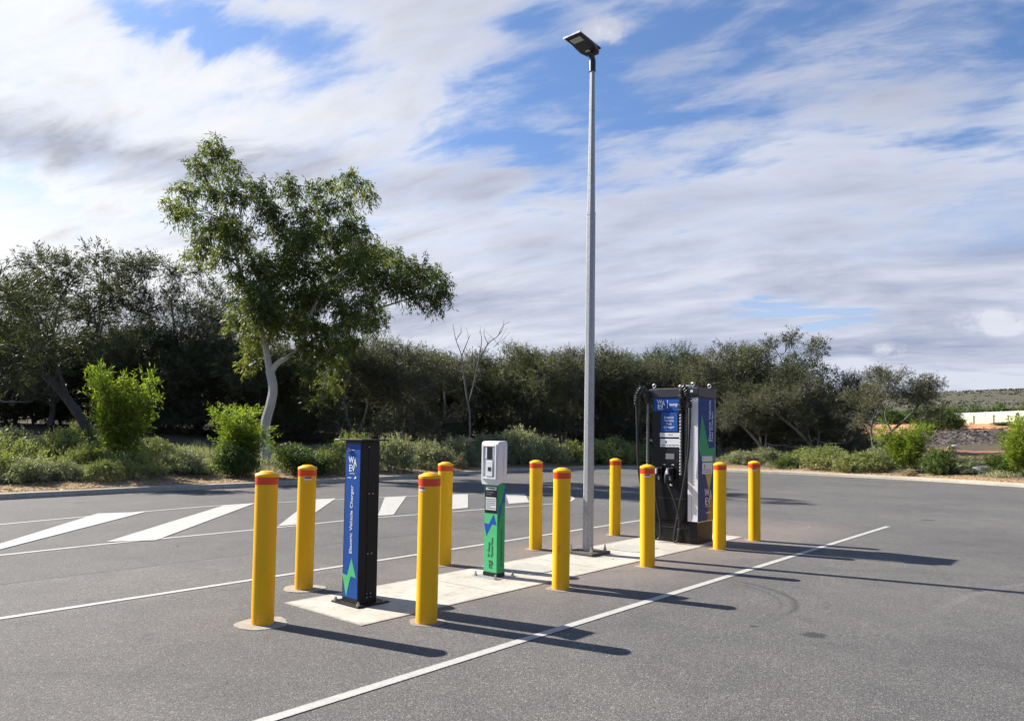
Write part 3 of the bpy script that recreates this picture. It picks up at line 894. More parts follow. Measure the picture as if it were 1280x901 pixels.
nf = decal(pf, 'notice_card', rect(-hw + .022, hw - .026, 0.672, 0.80), yo - .0002, M['offwhite'], th=.0014)
fine_print(nf, M['grey_ink'], -hw + .03, hw - .034, 0.68, 0.79, 6, yo - .0016, seed=8)
nf2 = decal(pf, 'brand_strip', rect(-hw + .022, hw - .022, 0.873, 0.908), yo - .0002, M['offwhite'], th=.0014)
letters('synergy', nf2, M['dark_ink'], 0.008, yo - .002, 0.89, (0.09, 0.018), bold=0.02, name='small_lettering')
fine_print(pf, M['grey_ink'], -hw + .03, hw - .034, 0.815, 0.86, 2, yo - .0002, seed=9)
decal(pf, 'lightning_symbol', [(vz(v), z) for v, z in [(.552, .630), (.512, .525), (.575, .53), (.648, .41), (.680, .535), (.615, .53)]], yo + .0012, M['bolt_blue'], th=.0014)
letters('EV Charge', pf, M['dark_ink'], -0.018, yo, 0.275, (0.034, 0.145), turn=math.pi / 2, bold=0.012)
letters('Payment Point', pf, M['dark_ink'], 0.024, yo, 0.30, (0.034, 0.195), turn=math.pi / 2, bold=0.012)
logo(pf, M['dark_ink'], 0.008, yo, 0.135, 0.062, 0.065)
letters('NETWORK', pf, M['dark_ink'], 0.008, yo, 0.093, (0.05, 0.008), bold=0.02, name='small_lettering')
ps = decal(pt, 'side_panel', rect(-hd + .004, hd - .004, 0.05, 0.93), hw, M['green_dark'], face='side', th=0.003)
decal(ps, 'lightning_symbol', [(0.044, 0.93), (0.047, 0.74), (0.01, 0.75), (-0.044, 0.52), (-0.047, 0.72), (-0.01, 0.73)], hw + .003, M['bolt_blue'], face='side', th=.0014)
letters('EV Charge Payment Point', ps, M['dark_ink'], hw + .0045, 0.0, 0.30, (0.032, 0.37), face='side', turn=math.pi / 2, bold=0.02)
# hooded head
hd2 = MB()
hd2.prism([(-hd - 0.022, 0.925), (hd + 0.01, 0.99), (hd + 0.01, 1.35), (hd - .006, 1.372), (-hd - 0.012, 1.366), (-hd - 0.03, 1.345), (-hd - 0.03, 0.985)], 'x', -hw - 0.022, hw + 0.012, 0.006)
hh = hd2.build('terminal_head', M['white'], pt, True)
yf = -hd - 0.030
fr = MB()
for bx in ((-hw - .008, -hw + .014, 0.985, 1.335), (hw - .018, hw + .002, 0.985, 1.335), (-hw + .014, hw - .018, 1.312, 1.335), (-hw + .014, hw - .018, 0.985, 1.008)):
    fr.box(bx[0], bx[1], yf - 0.016, yf, bx[2], bx[3], 0.003)
fr.build('bezel', M['white'], hh)
decal(hh, 'recess', rect(-hw + .014, hw - .018, 1.008, 1.312), yf + .001, M['offwhite'], th=.003)
q = MB(); q.box(-0.052, 0.060, yf - .012, yf - .002, 1.19, 1.302, .002); q.build('screen_surround', M['offwhite'], hh)
decal(hh, 'screen', rect(-0.030, 0.040, 1.185, 1.322), yf - .0125, M['screen'], th=.003)
q = MB(); q.box(-0.04, 0.052, yf - .020, yf - .002, 1.012, 1.172, .004); q.build('card_reader', M['offwhite'], hh)
decal(hh, 'reader_pad', rect(-0.010, 0.032, 1.068, 1.108), yf - .0205, M['charcoal'], th=.002)
decal(hh, 'front_label', rect(-hw + .002, hw - .012, 0.932, 0.975), -hd - .0235, M['offwhite'], th=.002)
q = MB()
for k in range(15): q.box(hw + .012, hw + .0135, 0.004, 0.010, 1.02 + k * .021, 1.03 + k * .021)
q.build('side_perforation', M['grey_ink'], hh)

# ------------------------------------------------------------------ fast charger
fu, fv0, fv1, dep = 5.655, 0.10, 0.80, 0.52
fc = empty('fast_charger', W(fu + dep / 2, (fv0 + fv1) / 2, 0.006), RZ, 'big black cabinet fast charger with blue and white side panel and two hanging cables', 'vehicle charger')
hw, hd = (fv1 - fv0) / 2, dep / 2
vc = (fv0 + fv1) / 2
X_ = lambda v: -(v - vc)
MB().box(-hw + .03, hw - .022, -hd + .02, hd - .02, 0, 0.30, 0.006).build('plinth', M['black'], fc)
MB().box(-hw, hw, -hd, hd, 0.303, 2.0, 0.008).build('cabinet', M['black_panel'], fc)
cap_ = MB(); cap_.box(-hw - .045, hw + .018, -hd - .018, hd + .018, 2.003, 2.130, 0.008); cap_.build('roof_cap', M['charcoal'], fc)
MB().box(-hw - .02, hw, -hd, hd, 2.130, 2.142, 0.004).build('roof_plate', M['black'], fc)
for x, y in ((X_(.80), -hd + .05), (X_(.58), hd - .10), (X_(.20), -hd + .05), (hw - .05, hd - .06)):
    q = MB(); q.tube([(x + .024 * math.cos(a_ * math.pi / 8), y, 2.178 + .024 * math.sin(a_ * math.pi / 8)) for a_ in range(17)], 0.008, 8); q.lathe([(0.016, 2.14), (0.013, 2.16)], 10, x, y)
    q.build('lifting_eye', M['alu'], fc, True)
q = MB(); q.lathe([(0.06, 2.14), (0.06, 2.178), (0.045, 2.186)], 20, X_(.40), 0.0); q.build('antenna', M['white'], fc, True)
yf = -hd
# right white strip of the front, in two faces
ws = MB(); ws.box(X_(.245), hw + .004, yf - .006, yf, 0.307, 2.0, .003); ws.build('white_trim', M['white'], fc)
q = MB(); q.box(X_(.185) - .002, X_(.185) + .002, yf - .0072, yf - .006, 0.32, 1.99); q.build('trim_groove', M['grey_ink'], fc)
hs = decal(fc, 'header_sign', rect(X_(.782), X_(.345), 1.815, 2.0), yf, M['blue'], th=.006)
logo(hs, M['white_ink'], X_(.66), yf - .0072, 1.915, 0.125, 0.125)
letters('NETWORK', hs, M['white_ink'], X_(.66), yf - .0072, 1.842, (0.085, 0.012), bold=.02, name='small_lettering')
decal(hs, 'divider', rect(X_(.562), X_(.556), 1.85, 1.97), yf - .006, M['white_ink'], th=.0012)
letters('synergy', hs, M['white_ink'], X_(.465), yf - .0072, 1.895, (0.13, 0.04), bold=.02, name='small_lettering')
ff = decal(fc, 'display_frame', rect(X_(.790), X_(.345), 1.10, 1.80), yf, M['black'], th=.010)
s2 = decal(ff, 'information_sign', rect(X_(.655), X_(.40), 1.528, 1.798), yf - .010, M['blue'], th=.004)
letters('Electric\nVehicle\nFast\nCharger', s2, M['white_ink'], X_(.528), yf - .0152, 1.655, (0.165, 0.175), bold=.004, line=1.0)
for k, (a0, a1, z0, z1, r_) in enumerate(((.672, .352, 1.452, 1.512, 1), (.665, .360, 1.315, 1.428, 3))):
    lb = decal(ff, 'label_plate', rect(X_(a0), X_(a1), z0, z1), yf - .010, M['offwhite'], th=.004)
    if r_ == 1: fine_print(lb, M['grey_ink'], X_(a0) + .13, X_(a1) - .12, z0 + .02, z1 - .015, 1, yf - .014, seed=21)
    else:
        fine_print(lb, M['grey_ink'], X_(a0) + .02, X_(a1) - .02, z0 + .008, z0 + .04, 1, yf - .014, seed=22)
        decal(lb, 'small_symbol', rect(X_(.585), X_(.565), z0 + .05, z0 + .085), yf - .014, M['dark_ink'], th=.001)
sc_ = decal(ff, 'screen', rect(X_(.59), X_(.435), 1.135, 1.235), yf - .010, M['screen'], th=.004)
decal(sc_, 'screen_glass', rect(X_(.578), X_(.447), 1.147, 1.223), yf - .014, M['grey_ink'], th=.001)
for a_ in (.60, .475):
    decal(fc, 'indicator', rect(X_(a_ + .018), X_(a_ - .018), 1.062, 1.075), yf, M['led'], th=.004)
MB().box(-hw - .001, X_(.247), yf - .0015, yf + .01, 0.60, 0.606).build('door_seam', M['joint'], fc)
MB().box(-hw - .001, X_(.247), yf - .0015, yf + .01, 1.088, 1.092).build('door_seam', M['joint'], fc)
MB().box(-0.205 , X_(.247) - .02, -hd + .014, -hd + .02, 0.20, 0.204).build('plinth_seam', M['joint'], fc)
# nozzles resting in two holsters
for a_, zz in ((.672, .96), (.50, .96)):
    x = X_(a_)
    h_ = MB(); h_.box(x - .055, x + .055, yf - .05, yf, zz - .10, zz + .07, .012); hol = h_.build('holster', M['black'], fc)
    q = MB(); q.tube([(x, yf - .04, zz + .04), (x - .004, yf - .10, zz + .01), (x - .01, yf - .13, zz - .06), (x - .01, yf - .13, zz - .14)], [.034, .032, .026, .02], 12); nz_ = q.build('plug', M['rubber'], fc, True)
    q = MB(); q.box(x + .004, x + .022, yf - .148, yf - .118, zz - .02, zz + .055, .004); q.build('plug_latch', M['white'], nz_)
    q = MB(); q.tube([(x + .02, yf - .10, zz - .05), (x + .045, yf - .105, zz - .10)], .014, 8); q.build('plug_grip', M['alu'], nz_)
MB().box(X_(.505), X_(.475), yf - .03, yf, 0.775, 0.80, .006).build('socket_cap', M['white'], fc)
# light ribbed cable guides
for a_, z0, z1 in ((.852, 1.05, 1.94), (.335, .93, 1.80)):
    q = MB()
    q.tube([(X_(a_), yf - .035, z0), (X_(a_), yf - .035, z1)], .015, 10)
    k = z0
    while k < z1:
        q.lathe([(.017, k), (.022, k + .012), (.017, k + .024)], 10, X_(a_), yf - .035); k += .045
    q.build('cable_guide', M['guide'], fc, True)


def smooth_path(P, n=10):
    P = [Vector(p) for p in P]; R = []
    for i in range(len(P) - 1):
        p0, p1, p2, p3 = P[max(i - 1, 0)], P[i], P[i + 1], P[min(i + 2, len(P) - 1)]
        for k in range(n):
            q = k / n
            R.append(0.5 * ((2 * p1) + (p2 - p0) * q + (2 * p0 - 5 * p1 + 4 * p2 - p3) * q * q + (3 * p1 - p0 - 3 * p2 + p3) * q ** 3))
    R.append(P[-1]); return R


def coil(mb, path, r, wire, pitch):
    P = smooth_path(path, 24); s = 0; pts = []
    up = Vector((0, 1, 0.01))
    last = P[0]
    for i, p in enumerate(P):
        t_ = (P[min(i + 1, len(P) - 1)] - P[max(i - 1, 0)]).normalized()
        a_ = (up - t_ * up.dot(t_)).normalized(); b_ = t_.cross(a_)
        s += (p - last).length; last = p
        th = s / pitch * 2 * math.pi
        pts.append(p + (a_ * math.cos(th) + b_ * math.sin(th)) * r)
    mb.tube(pts, wire, 6)


LC = [(X_(.845), yf - .04, 1.93), (X_(.86), yf - .06, 2.05), (X_(.92), yf - .08, 2.15), (X_(.985), yf - .09, 2.08), (X_(1.005), yf - .10, 1.95)]
cb = MB(); cb.tube(smooth_path(LC), .021, 10)
cb.tube(smooth_path([(X_(1.005), yf - .10, 1.95), (X_(.985), yf - .10, 1.55), (X_(.975), yf - .10, 1.2), (X_(.93), yf - .10, .8), (X_(.80), yf - .10, .38), (X_(.70), yf - .10, .10), (X_(.655), yf - .10, .035), (X_(.61), yf - .10, .09), (X_(.615), yf - .10, .30), (X_(.67), yf - .11, .6), (X_(.682), yf - .125, .83)]), .017, 10)
cab = cb.build('charging_cable', M['rubber'], fc, True)
q = MB(); coil(q, LC, .036, .0095, .034); q.lathe([(0.034, 1.91), (0.034, 1.95)], 10, X_(1.005), yf - .10); q.build('cable_coil', M['rubber'], cab, True)
RC = [(X_(.335), yf - .04, 1.78), (X_(.32), yf - .06, 1.98), (X_(.28), yf - .09, 2.13), (X_(.215), yf - .10, 2.08), (X_(.165), yf - .10, 1.86)]
cb = MB(); cb.tube(smooth_path(RC), .021, 10)
cb.tube(smooth_path([(X_(.165), yf - .10, 1.86), (X_(.175), yf - .10, 1.5), (X_(.195), yf - .10, 1.2), (X_(.26), yf - .10, .8), (X_(.35), yf - .10, .35), (X_(.395), yf - .10, .08), (X_(.375), yf - .10, .025), (X_(.335), yf - .10, .09), (X_(.325), yf - .10, .35), (X_(.40), yf - .11, .62), (X_(.49), yf - .125, .82)]), .017, 10)
cab = cb.build('charging_cable', M['rubber'], fc, True)
q = MB(); coil(q, RC, .036, .0095, .034); q.build('cable_coil', M['rubber'], cab, True)
q = MB(); coil(q, [(X_(.34), yf - .10, .07), (X_(.325), yf - .10, .2), (X_(.325), yf - .10, .36)], .022, .005, .03); q.build('cable_coil', M['rubber'], cab, True)
# straight second cable seen behind the coil and small sticker on the cap
q = MB(); q.tube([(X_(.24), yf - .05, 2.0), (X_(.235), yf - .06, 1.5), (X_(.25), yf - .05, 1.0)], .012, 8); q.build('spare_cable', M['rubber'], fc, True)
decal(fc, 'cap_sticker', rect(X_(.205), X_(.165), 2.065, 2.10), -hd - .018, M['offwhite'], th=.002)
# side panel
Yu = lambda u: u - (fu + dep / 2)
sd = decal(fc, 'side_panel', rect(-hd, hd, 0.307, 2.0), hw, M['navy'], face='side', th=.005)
MB().box(hw, hw + .009, hd - .014, hd, 0.305, 2.002).build('edge_trim', M['alu'], fc)
MB().box(hw, hw + .009, -hd, hd - .015, 0.300, 0.312).build('edge_trim', M['alu'], fc)
xo = hw + .005
decal(sd, 'lightning_symbol', [(Yu(5.765), 1.77), (Yu(5.98), 1.30), (Yu(6.155), 1.315), (Yu(6.14), 1.12), (Yu(6.08), .955), (Yu(5.87), .955), (Yu(5.662), 1.31)], xo, M['green_dark'], face='side', th=.001)
decal(sd, 'lightning_tip', [(Yu(5.87), .953), (Yu(6.08), .953), (Yu(5.985), .70)], xo, M['olive'], face='side', th=.001)
decal(sd, 'painted_reflection', [(Yu(5.93), .31), (Yu(6.15), .31), (Yu(6.155), .5), (Yu(6.0), .69)], xo, M['brown'], face='side', th=.0008)  # yellowish glow reflected low in the panel, painted as a flat polygon
letters('Electric Vehicle', sd, M['white_ink'], xo + .001, Yu(6.005), 1.685, (0.062, 0.57), face='side', turn=math.pi / 2, bold=.006)
letters('Fast Charger', sd, M['white_ink'], xo + .001, Yu(6.085), 1.615, (0.062, 0.43), face='side', turn=math.pi / 2, bold=.006)
l1 = decal(sd, 'label_plate', rect(Yu(5.775), Yu(6.085), 1.125, 1.195), xo + .001, M['offwhite'], face='side', th=.002)
l2 = decal(sd, 'label_plate', rect(Yu(5.775), Yu(6.085), 0.952, 1.105), xo + .001, M['offwhite'], face='side', th=.002)
fine_print(l1, M['grey_ink'], Yu(5.80), Yu(6.06), 1.15, 1.175, 1, xo + .003, face='side', seed=4)
fine_print(l2, M['grey_ink'], Yu(5.80), Yu(6.06), 0.965, 1.02, 2, xo + .003, face='side', seed=5)
decal(l2, 'small_symbol', rect(Yu(5.83), Yu(5.85), 1.03, 1.085), xo + .003, M['dark_ink'], face='side', th=.001)
logo(sd, M['cream_ink'], xo + .0015, Yu(5.965), .635, .235, .225, face='side')
letters('NETWORK', sd, M['cream_ink'], xo + .0015, Yu(5.965), .505, (.15, .020), face='side', bold=.02, name='small_lettering')
letters('synergy', sd, M['cream_ink'], xo + .0015, Yu(5.965), .415, (.14, .032), face='side', bold=.02, name='small_lettering')

# ------------------------------------------------------------------ vegetation
def mesh_quads(name, V, nq, tint, mat):
    me = bpy.data.meshes.new(name)
    me.vertices.add(len(V)); me.vertices.foreach_set('co', V.astype(np.float32).ravel())
    me.loops.add(nq * 4); me.loops.foreach_set('vertex_index', np.arange(nq * 4, dtype=np.int32))
    me.polygons.add(nq)
    me.polygons.foreach_set('loop_start', np.arange(0, nq * 4, 4, dtype=np.int32))
    try: me.polygons.foreach_set('loop_total', np.full(nq, 4, dtype=np.int32))
    except Exception: pass
    at = me.attributes.new('tint', 'FLOAT', 'POINT')
    at.data.foreach_set('value', np.repeat(tint, 4).astype(np.float32))
    me.update(calc_edges=True)
    me.materials.append(mat)
    return me


def nrm(a): return a / (np.linalg.norm(a, axis=-1, keepdims=True) + 1e-9)


def leaves(name, P, D, L, Wd, tint, mat, R):
    n = len(P)
    S = nrm(np.cross(D, R.normal(size=(n, 3))))
    L = L[:, None]; Wd = Wd[:, None]
    V = np.stack([P, P + D * L * 0.45 + S * Wd / 2, P + D * L, P + D * L * 0.45 - S * Wd / 2], 1).reshape(-1, 3)
    return mesh_quads(name, V, n, tint, mat)


def foliage(name, clumps, mat, R, twigs, per, tl, ll, lw, up=0.3, droop=0.0, hang=0.0, along=0.6, tspread=0.35, surf=0.45):
    """clumps: rows (x,y,z,rx,ry,rz,bias). Leaf sprays along many short twigs of every clump."""
    C = np.array([c[:6] for c in clumps], float); bias = np.array([c[6] if len(c) > 6 else 0 for c in clumps])
    vol = C[:, 3] * C[:, 4] * C[:, 5]; wgt = vol ** (2 / 3); wgt /= wgt.sum()
    cnt = np.maximum(3, (wgt * twigs).astype(int)); idx = np.repeat(np.arange(len(C)), cnt); n = len(idx)
    dirs = nrm(R.normal(size=(n, 3)))
    rad_ = R.uniform(0, 1, n) ** surf
    base = C[idx, :3] + dirs * C[idx, 3:6] * rad_[:, None] * 0.85
    td = nrm(dirs * 0.9 + np.array([0, 0, up]) + R.normal(size=(n, 3)) * 0.45)
    tlen = tl * R.uniform(0.5, 1.3, n)
    k = R.uniform(0, 1, (n, per))
    P = base[:, None, :] + td[:, None, :] * (tlen[:, None] * k)[:, :, None]
    P[:, :, 2] -= droop * (k ** 2) * tlen[:, None]
    P += R.normal(size=P.shape) * 0.03
    D = nrm(td[:, None, :] * along + R.normal(size=P.shape) * (1 - along) * 0.9 + np.array([0, 0, -hang]))
    tw = np.clip(0.42 + bias[idx] + R.normal(size=n) * tspread * 0.5, 0, 1)
    tint = np.clip(tw[:, None] + R.normal(size=(n, per)) * 0.10 + (k - .5) * 0.12, 0, 1)
    m_ = n * per
    return leaves(name, P.reshape(m_, 3), D.reshape(m_, 3), ll * R.uniform(0.6, 1.3, m_), lw * R.uniform(0.7, 1.3, m_), tint.reshape(m_), mat, R)


def limbs(trunk, tr0, clumps, R, tip=0.012, wob=0.12, minz=-9, inner=3):
    """trunk: list of polylines [(pt...),...]; every clump is reached by a tapering branch from the nearest wood"""
    mb = MB(); nodes = []
    for pl, r0, r1 in trunk:
        P = smooth_path(pl, 6)
        rs = [r0 + (r1 - r0) * (i / (len(P) - 1)) ** 0.8 for i in range(len(P))]
        mb.tube(P, rs, 9)
        nodes += [(p, r) for p, r in zip(P, rs)]
    cl = sorted(clumps, key=lambda c: (Vector(c[:3]) - nodes[0][0]).length)
    for c in cl:
        q = Vector(c[:3])
        best = min([nr for nr in nodes if nr[0].z > minz], key=lambda nr: (nr[0] - q).length + max(0, nr[0].z - q.z + 0.1) * 2.5 + (0.6 if nr[1] < 0.015 else 0))
        p, r = best
        L = (q - p).length
        if L < 0.15: continue
        r0 = min(r * 0.75, 0.018 + L * 0.022)
        k = max(3, int(L / 0.45))
        mid = Vector((R.normal(), R.normal(), R.normal() + 0.6)) * wob * L
        pts = []
        for i in range(k + 1):
            f = i / k
            pts.append(p.lerp(q, f) + mid * math.sin(math.pi * f) * 0.5 + Vector((R.normal(), R.normal(), R.normal())) * 0.035 * L * (0 < i < k))
        rs = [r0 + (tip - r0) * (i / k) for i in range(k + 1)]
        mb.tube(pts, rs, 6)
        nodes += list(zip(pts[1:], rs[1:]))
        for _ in range(inner):
            dd = Vector(nrm(R.normal(size=3)) * np.array(c[3:6])) * 0.9
            st = pts[int(k * R.uniform(0.55, 1.0))]
            mb.tube([st, st.lerp(q + dd, .5) + Vector((0, 0, .06)), q + dd], [tip * 1.0, tip * .7, tip * .35], 4, caps=False)
    return mb


# --- crown recipes for the she-oak belt, nominal height 6 m
def dome_clumps(R, n, rx, ry, zc, rz, r0, r1, lo=-1.0, bias=0.0):
    out = []
    for _ in range(n):
        d = nrm(R.normal(size=3)); d[2] = abs(d[2]) * (1 - lo * 0) if R.uniform() > 0.35 else d[2] * 0.6
        f = R.uniform(0.35, 1.0) ** 0.6
        r = R.uniform(r0, r1)
        out.append((d[0] * rx * f, d[1] * ry * f, zc + d[2] * rz * f, r * 1.15, r * 1.15, r * 0.85, bias + R.normal() * 0.22))
    return out


def skirt(R, n, rx, z0, z1, r=0.6):
    return [(rx * math.cos(a_) * f, rx * math.sin(a_) * f, z, r * 1.15, r * 1.15, r * .85, R.normal() * .12 - .05) for a_, f, z in ((R.uniform(0, 6.28), R.uniform(.45, 1), R.uniform(z0, z1)) for _ in range(n))]


def oak(seed, kind, leafmat='oak_leaf'):
    R = np.random.default_rng(seed)
    if kind == 'dense':
        cl = dome_clumps(R, 44, 2.3, 2.1, 3.0, 2.35, 0.6, 0.95) + skirt(R, 20, 2.1, .35, 1.9)
        tr = [([(0, 0, -0.3), (0.1, 0, 0.8), (-0.1, 0.1, 2.0), (0.1, 0, 3.4)], 0.13, 0.05), ([(0.05, 0, 0.5), (0.6, 0.2, 1.6), (1.1, 0.3, 3.0)], 0.08, 0.03), ([(0, 0, 0.4), (-0.6, -0.2, 1.5), (-1.2, -0.1, 2.7)], 0.08, 0.03)]
        lf = foliage('crown', cl, M[leafmat], R, 3600, 16, 0.48, 0.15, 0.026, up=0.35, along=0.62)
        bk = M['oak_bark']
    elif kind == 'grey':
        cl = dome_clumps(R, 40, 2.4, 2.0, 3.1, 2.4, 0.5, 0.85) + skirt(R, 14, 2.1, .5, 1.9, .5)
        tr = [([(0, 0, -0.3), (-0.2, 0, 0.9), (-0.5, 0.1, 2.2), (-0.4, 0, 3.8)], 0.11, 0.04), ([(0, 0, 0.2), (0.5, 0, 1.4), (0.9, 0.1, 3.2)], 0.09, 0.03), ([(0.1, 0, 0.2), (0.9, -0.4, 1.1), (1.7, -0.5, 2.3)], 0.06, 0.02)]
        lf = foliage('crown', cl, M['oak_grey'], R, 3100, 16, 0.50, 0.15, 0.024, up=0.4, along=0.65)
        bk = M['pale_bark']
    elif kind == 'open':
        cl = []
        for _ in range(26):
            z = R.uniform(2.0, 5.7); f = R.uniform(0, 1)
            a_ = R.uniform(0, 6.28); rr_ = (0.5 + 1.9 * math.sin(min(1, (z - 1.2) / 4.5) * 2.6)) * R.uniform(0.3, 1)
            r = R.uniform(0.30, 0.56)
            cl.append((rr_ * math.cos(a_), rr_ * math.sin(a_), z, r, r, r * 0.8, R.normal() * 0.15 - .15))
        tr = [([(0, 0, -0.3), (0.1, 0, 1.2), (-0.1, 0, 2.6), (0.2, 0, 4.4)], 0.12, 0.03), ([(0.05, 0, 0.9), (0.7, 0.2, 2.2), (1.2, 0.1, 3.9)], 0.07, 0.02), ([(0.05, 0, 1.0), (-0.6, -0.2, 2.4), (-1.2, -0.1, 3.8)], 0.07, 0.02)]
        lf = foliage('crown', cl, M['oak_leaf'], R, 1450, 15, 0.36, 0.14, 0.024, up=0.4, along=0.6)
        bk = M['oak_bark']
    elif kind == 'lean':        # sweeping over towards -x, pale bare limbs below
        cl = []
        for _ in range(40):
            f = R.uniform(0, 1)
            cx = -3.2 + 5.4 * f; cz = 4.4 - 1.4 * abs(f - .35) * 1.6 + R.uniform(-1.9, 0.6)
            r = R.uniform(0.5, 0.8)
            cl.append((cx, R.normal() * 0.9, max(1.2, cz), r * 1.2, r, r * 0.75, R.normal() * 0.12))
        tr = [([(0.6, 0, -0.3), (0.2, 0, 0.5), (-0.8, 0, 1.6), (-2.0, 0, 2.6), (-2.9, 0.1, 3.3)], 0.16, 0.04), ([(0.3, 0, 0.3), (0.5, 0.2, 1.6), (0.3, 0.1, 3.2)], 0.09, 0.03), ([(0.0, 0, 0.8), (-0.6, -0.5, 2.2), (-1.0, -0.6, 3.8)], 0.07, 0.02)]
        lf = foliage('crown', cl, M['oak_grey'], R, 3000, 16, 0.46, 0.15, 0.024, up=0.35, along=0.62)
        bk = M['pale_bark']
    elif kind == 'flag':        # thin-topped tree on a dark leaning trunk, layered crown swept to +x
        cl = []
        for _ in range(30):
            cx = R.uniform(-2.2, 3.2); cz = 3.9 + 0.9 * math.sin((cx + 1.5) * 0.8) + R.uniform(-1.5, 0.7)
            r = R.uniform(0.36, 0.62)
            cl.append((cx, R.normal() * 0.9, cz, r * 1.3, r, r * 0.7, R.normal() * 0.14 + 0.08))
        tr = [([(-1.2, 0, -0.3), (-0.8, 0, 0.6), (0.2, 0, 1.7), (1.4, 0, 2.8), (2.2, 0, 3.8)], 0.15, 0.03), ([(-0.8, 0, 0.6), (-0.9, 0.1, 2.0), (-0.4, 0, 3.6)], 0.09, 0.03), ([(0.2, 0, 1.7), (0.0, .3, 2.8), (0.6, .3, 4.0)], 0.06, 0.02)]
        lf = foliage('crown', cl, M['oak_grey'], R, 1900, 15, 0.40, 0.14, 0.024, up=0.3, along=0.55)
        bk = M['oak_bark']
    wood = limbs(tr, 0, cl, R, inner=6 if kind in ('grey', 'lean') else 4)
    t_ = empty('she_oak', (0, 0, 0))
    wood.build('trunk', bk, t_, True)
    link('crown', lf, None, t_)
    return t_


PROTO = {k: oak(s, k0) for k, (s, k0) in dict(d1=(11, 'dense'), d2=(12, 'dense'), g1=(13, 'grey'), g2=(14, 'grey'), o1=(15, 'open'), o2=(16, 'open'), l1=(17, 'lean'), f1=(18, 'flag')).items()}
PROTO['m1'] = oak(19, 'dense', 'oak_green')
USED = set()


def kerb_y(px):
    xs = [0, 106, 200, 320, 480, 600, 700, 760, 810, 860, 920, 1040, 1160, 1280]
    ys = [14.8, 16.1, 17.5, 19.5, 23.4, 28.5, 33.3, 35.5, 36.2, 35.4, 33.9, 30.7, 27.5, 24.4]
    return float(np.interp(px, xs, ys))


def plant(proto, px, dY, top, wide, rz, label, cat, group, nominal=6.0, flipx=False):
    Y = kerb_y(px) + dY
    x, _ = on_plane(px, Y)
    zb = height(x, Y)
    _, zt = on_plane(px, Y, top)
    sc = max(0.35, (zt - zb) / nominal)
    src = PROTO[proto]
    if proto in USED: o = copy_tree(src)
    else: o = src; USED.add(proto)
    o.location = (x, Y, zb)
    o.rotation_euler = (0, 0, rz)
    w_ = sc * wide
    o.scale = (-w_ if flipx else w_, w_, sc)
    return tag(o, label, cat, group)


BELT = 'she-oaks in the dark belt behind the kerb'
FRONT = [
    ('l1', -25, 17.0, 350, 1.15, 0.4, 'dense dark she-oak arching at the end of the belt past the brightest wattle'),
    ('o1', 62, 18.5, 312, 1.0, 0.0, 'tall thin-crowned she-oak with sky showing through, above the brightest green wattle'),
    ('o2', 118, 19.0, 318, 1.1, 1.9, 'tall feathery she-oak rising just behind the brightest green wattle'),
    ('o2', 214, 18.5, 318, 0.9, 4.2, 'she-oak with one airy tuft standing highest beside the white-barked gum'),
    ('d1', 190, 15.5, 394, 1.1, 0.6, 'broad dark she-oak crown reaching the ground behind the wattle'),
    ('d2', 250, 16.5, 372, 1.05, 2.2, 'round dark she-oak directly beside the white gum trunk'),
    ('d1', 20, 19.5, 410, 1.1, 3.7, 'shaded she-oak behind the big leaning trunk'),
    ('d2', 318, 14.5, 415, 1.1, 5.0, 'dark she-oak whose top shows under the gum tree fork'),
    ('d1', 380, 14.0, 425, 1.1, 1.2, 'dark she-oak behind the blue charger post, under the hanging gum leaves'),
    ('g1', 442, 11.5, 405, 1.0, 0.3, 'greyish she-oak with a tuft above the blue charger post'),
    ('g2', 495, 11.0, 422, 1.0, 1.7, 'grey feathery she-oak between the blue charger post and the dead tree'),
    ('g1', 545, 12.0, 428, 1.0, 3.0, 'grey she-oak just beside the bare dead tree'),
    ('d2', 598, 12.5, 436, 1.0, 0.9, 'dull green she-oak directly behind the bare dead tree'),
    ('d1', 650, 9.0, 428, 1.0, 4.6, 'wide olive she-oak behind the payment terminal'),
    ('g2', 702, 9.0, 433, 0.9, 5.3, 'brownish she-oak just before the lamp post'),
    ('d2', 748, 8.5, 428, 0.95, 3.4, 'olive she-oak directly behind the lamp post'),
    ('g1', 795, 7.0, 430, 0.9, 2.0, 'bushy she-oak between the lamp post and the fast charger'),
    ('m1', 842, 9.5, 418, 0.75, 5.9, 'dense she-oak rising behind the top of the fast charger'),
    ('g2', 900, 7.0, 428, 1.0, 4.0, 'wide feathery she-oak next to the blue side of the fast charger'),
    ('d2', 938, 9.0, 432, 1.0, 1.4, 'dark she-oak behind the pair of far bollards'),
    ('o1', 976, 6.5, 412, 1.0, 0.8, 'she-oak with the highest open feathery top beyond the fast charger'),
    ('l1', 1015, 5.5, 452, 1.0, 0.0, 'she-oak with a pale leaning trunk sweeping towards the fast charger'),
    ('l1', 952, 5.0, 466, 0.95, 0.25, 'she-oak with bare silvery lower limbs just past the big blue side panel'),
    ('d1', 1062, 8.0, 462, 0.85, 2.9, 'dark rounded she-oak behind the leaning pale trunk'),
    ('f1', 1110, 5.0, 446, 1.0, 0.0, 'sparse wind-swept she-oak at the open end of the belt above two green shrubs'),
]
for pr, px, dY, top, wd, rz, lab in FRONT:
    plant(pr, px, dY, top, wd, rz, lab, 'tree', BELT)
rn = random.Random(5)
BACKLAB = 'dark she-oak in the dense back row of the belt, only parts of its crown showing'
